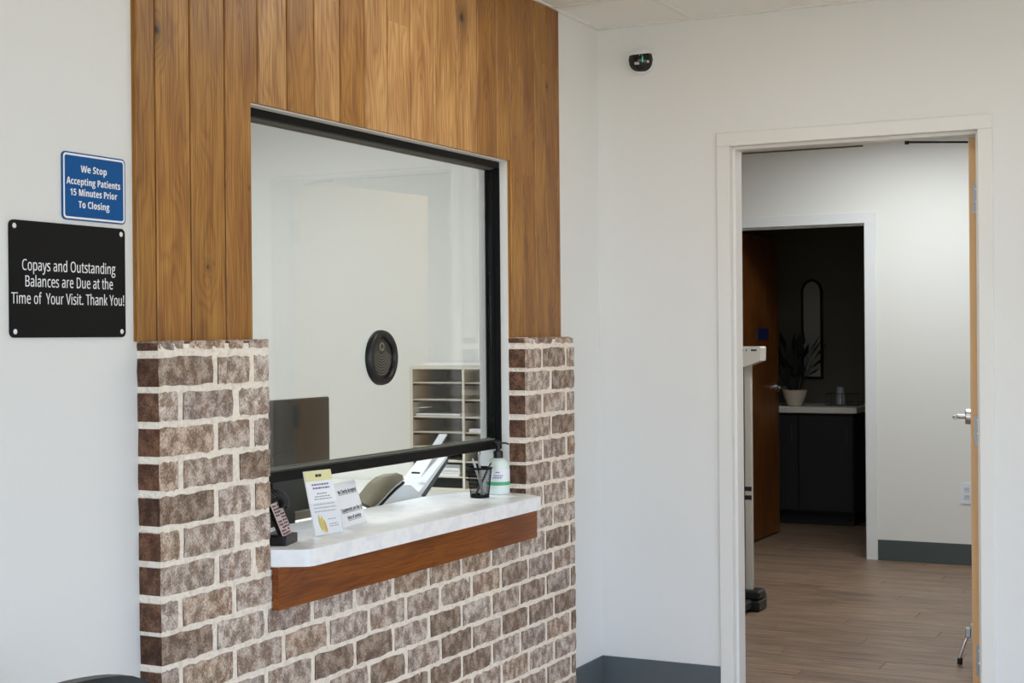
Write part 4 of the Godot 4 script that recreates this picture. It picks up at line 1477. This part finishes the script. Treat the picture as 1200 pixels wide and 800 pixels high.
# rows of unreadable small print: short dashes of uneven length
func print_lines(t: Node, called: String, rows: Array, m: Material, seed_: int) -> void:
	var s := begin()
	var r := RandomNumberGenerator.new()
	r.seed = seed_
	for q in rows:
		var x: float = q[0]
		while x < q[1]:
			var l := minf(r.randf_range(0.004, 0.011), q[1] - x)
			box(s, Vector3(x, q[2], 0.0), Vector3(x + l, q[2] + q[3], 0.0004))
			x += l + 0.0022
	obj(called, s, m, t)

func security_camera() -> void:
	var t := thing("security_camera", "white dome security camera with a glossy black face, high on the wall in the corner", "security camera", Vector3(0.203, 2.486, 0.0))
	var s := begin()
	var f := Basis(Vector3.RIGHT, PI / 2)
	lathe(s, [[[0.0, 0.0], [0.043, 0.0]], [[0.043, 0.0], [0.043, 0.022], [0.040, 0.028]], [[0.040, 0.028], [0.0, 0.030]]], Vector3(0, 0.004, 0), 40, f)
	obj("mount", s, M.white_plastic, t)
	# ball with the visor looking out, down and to the right
	var ball := Node3D.new()
	ball.name = "ball"
	t.add_child(ball)
	ball.position = Vector3(0, 0, 0.045)
	ball.basis = Basis(Vector3.UP, 0.42) * Basis(Vector3.RIGHT, PI / 2 - 0.04)
	s = begin()
	var prof := []
	for k in 17:
		var a := -PI / 2 + PI * k / 16
		prof.append([0.0505 * cos(a) + (0.0001 if k == 16 else 0.0), 0.0505 * sin(a)])
	lathe(s, [prof], Vector3.ZERO, 40)
	obj("shell", s, M.white_plastic, ball)
	s = begin()
	# visor: bean-shaped patch hugging the ball (local y looks out, local -z is up in the view)
	var nx := 28
	var nz := 16
	var grid := []
	for j in nz + 1:
		var row := []
		for i in nx + 1:
			var u := -1.0 + 2.0 * i / nx
			var half := sqrt(maxf(0.0, 1.0 - pow(absf(u), 2.6)))
			var lo := -0.0465 * half
			var hi := (0.017 + 0.008 * u * u + 0.005 * u) * (half if half < 0.35 else lerpf(half, 1.0, 0.75))
			var v := lerpf(lo, hi, float(j) / nz)
			var x := 0.0475 * u
			var rr := 0.0525
			var d2 := x * x + v * v
			var yy := sqrt(maxf(rr * rr - d2, 0.0))
			row.append(Vector3(x, yy, -v))
		grid.append(row)
	s.set_smooth_group(4)
	for j in nz:
		for i in nx:
			for q in [grid[j][i], grid[j + 1][i + 1], grid[j][i + 1], grid[j][i], grid[j + 1][i], grid[j + 1][i + 1]]:
				s.add_vertex(q)
	var vs := obj("visor", s, mat(c8(10, 11, 11), 0.08), ball)
	for q in [[-0.021, 0.019, 0.0060], [-0.012, 0.020, 0.0055], [0.028, 0.012, 0.0055]]:
		s = begin()
		var p := Vector3(q[0], 0.0, q[1])
		p.y = sqrt(0.0533 * 0.0533 - p.x * p.x - p.z * p.z)
		var n := p.normalized()
		lathe(s, [[[0.0, 0.0012], [q[2] * 0.8, 0.0009], [q[2], -0.001]]], p, 14, Basis(Quaternion(Vector3.UP, n)))
		obj("infrared_lens", s, mat(c8(196, 190, 182), 0.3), ball)
	s = begin()
	var run := []
	for k in 7:
		var p := Vector3(0.006, 0.0, -0.006 + 0.0036 * k)
		p.y = sqrt(0.0532 * 0.0532 - p.x * p.x - p.z * p.z)
		run.append(p)
	tube(s, run, 0.0017, 8)
	var gl := mat(c8(60, 190, 150), 0.3)
	gl.emission_enabled = true
	gl.emission = Color(0.10, 0.75, 0.50)
	gl.emission_energy_multiplier = 0.6
	obj("status_light", s, gl, ball)
	s = begin()
	for x in [-0.006, 0.004]:
		var p := Vector3(x, 0.0, -0.012)
		p.y = sqrt(0.0533 * 0.0533 - p.x * p.x - p.z * p.z)
		lathe(s, [[[0.0, 0.001], [0.0018, 0.0]]], p, 8)
	obj("sensor", s, M.steel, ball)
	s = begin()
	lathe(s, [[[0.0, 0.001], [0.0026, 0.0006], [0.003, 0.0]]], Vector3(0.0, 0.047, 0.0295), 12, f)
	obj("screw", s, M.dark_grey, t)

func waiting_chair() -> void:
	# only the rounded top of its back reaches into the picture
	var t := thing("waiting_chair", "black waiting-room chair at the lower left, only the top of its back showing", "chair", Vector3(0.70, 0.002, 3.53), 0.0)
	var s := begin()
	# back: bowed shell across z
	var n := 18
	var front := []
	for i in n + 1:
		var u := -1.0 + 2.0 * i / n
		var top := 0.802 - 0.022 * u * u - 0.10 * pow(absf(u), 9.0)
		front.append([u * 0.23, top, -0.20 + 0.045 * u * u])
	s.set_smooth_group(-1)
	for i in n:
		var a: Array = front[i]
		var b: Array = front[i + 1]
		var q := [Vector3(a[2], 0.52, a[0]), Vector3(b[2], 0.52, b[0]), Vector3(b[2] - 0.03, b[1], b[0]), Vector3(a[2] - 0.03, a[1], a[0])]
		var w := Vector3(0.03, 0, 0)
		poly(s, [q[0] + w, q[1] + w, q[2] + w, q[3] + w], Vector3.RIGHT)
		poly(s, q, Vector3.LEFT)
		poly(s, [q[2], q[3], q[3] + w, q[2] + w], Vector3.UP)
		poly(s, [q[0], q[1], q[1] + w, q[0] + w], Vector3.DOWN)
		if i == 0:
			poly(s, [q[0], q[3], q[3] + w, q[0] + w], Vector3.FORWARD)
		if i == n - 1:
			poly(s, [q[1], q[2], q[2] + w, q[1] + w], Vector3.BACK)
	obj("backrest", s, M.black_plastic, t)
	s = begin()
	box(s, Vector3(-0.20, 0.43, -0.24), Vector3(0.24, 0.475, 0.24), 0.018)
	obj("seat", s, M.black_plastic, t)
	for z in [-0.215, 0.215]:
		s = begin()
		tube(s, [Vector3(0.20, 0.435, z), Vector3(0.235, 0.0, z)], 0.011, 10)
		obj("leg", s, M.black_metal, t)
		s = begin()
		tube(s, [Vector3(-0.195, 0.56, z * 0.93), Vector3(-0.185, 0.44, z), Vector3(-0.235, 0.0, z)], 0.011, 10)
		obj("leg", s, M.black_metal, t)
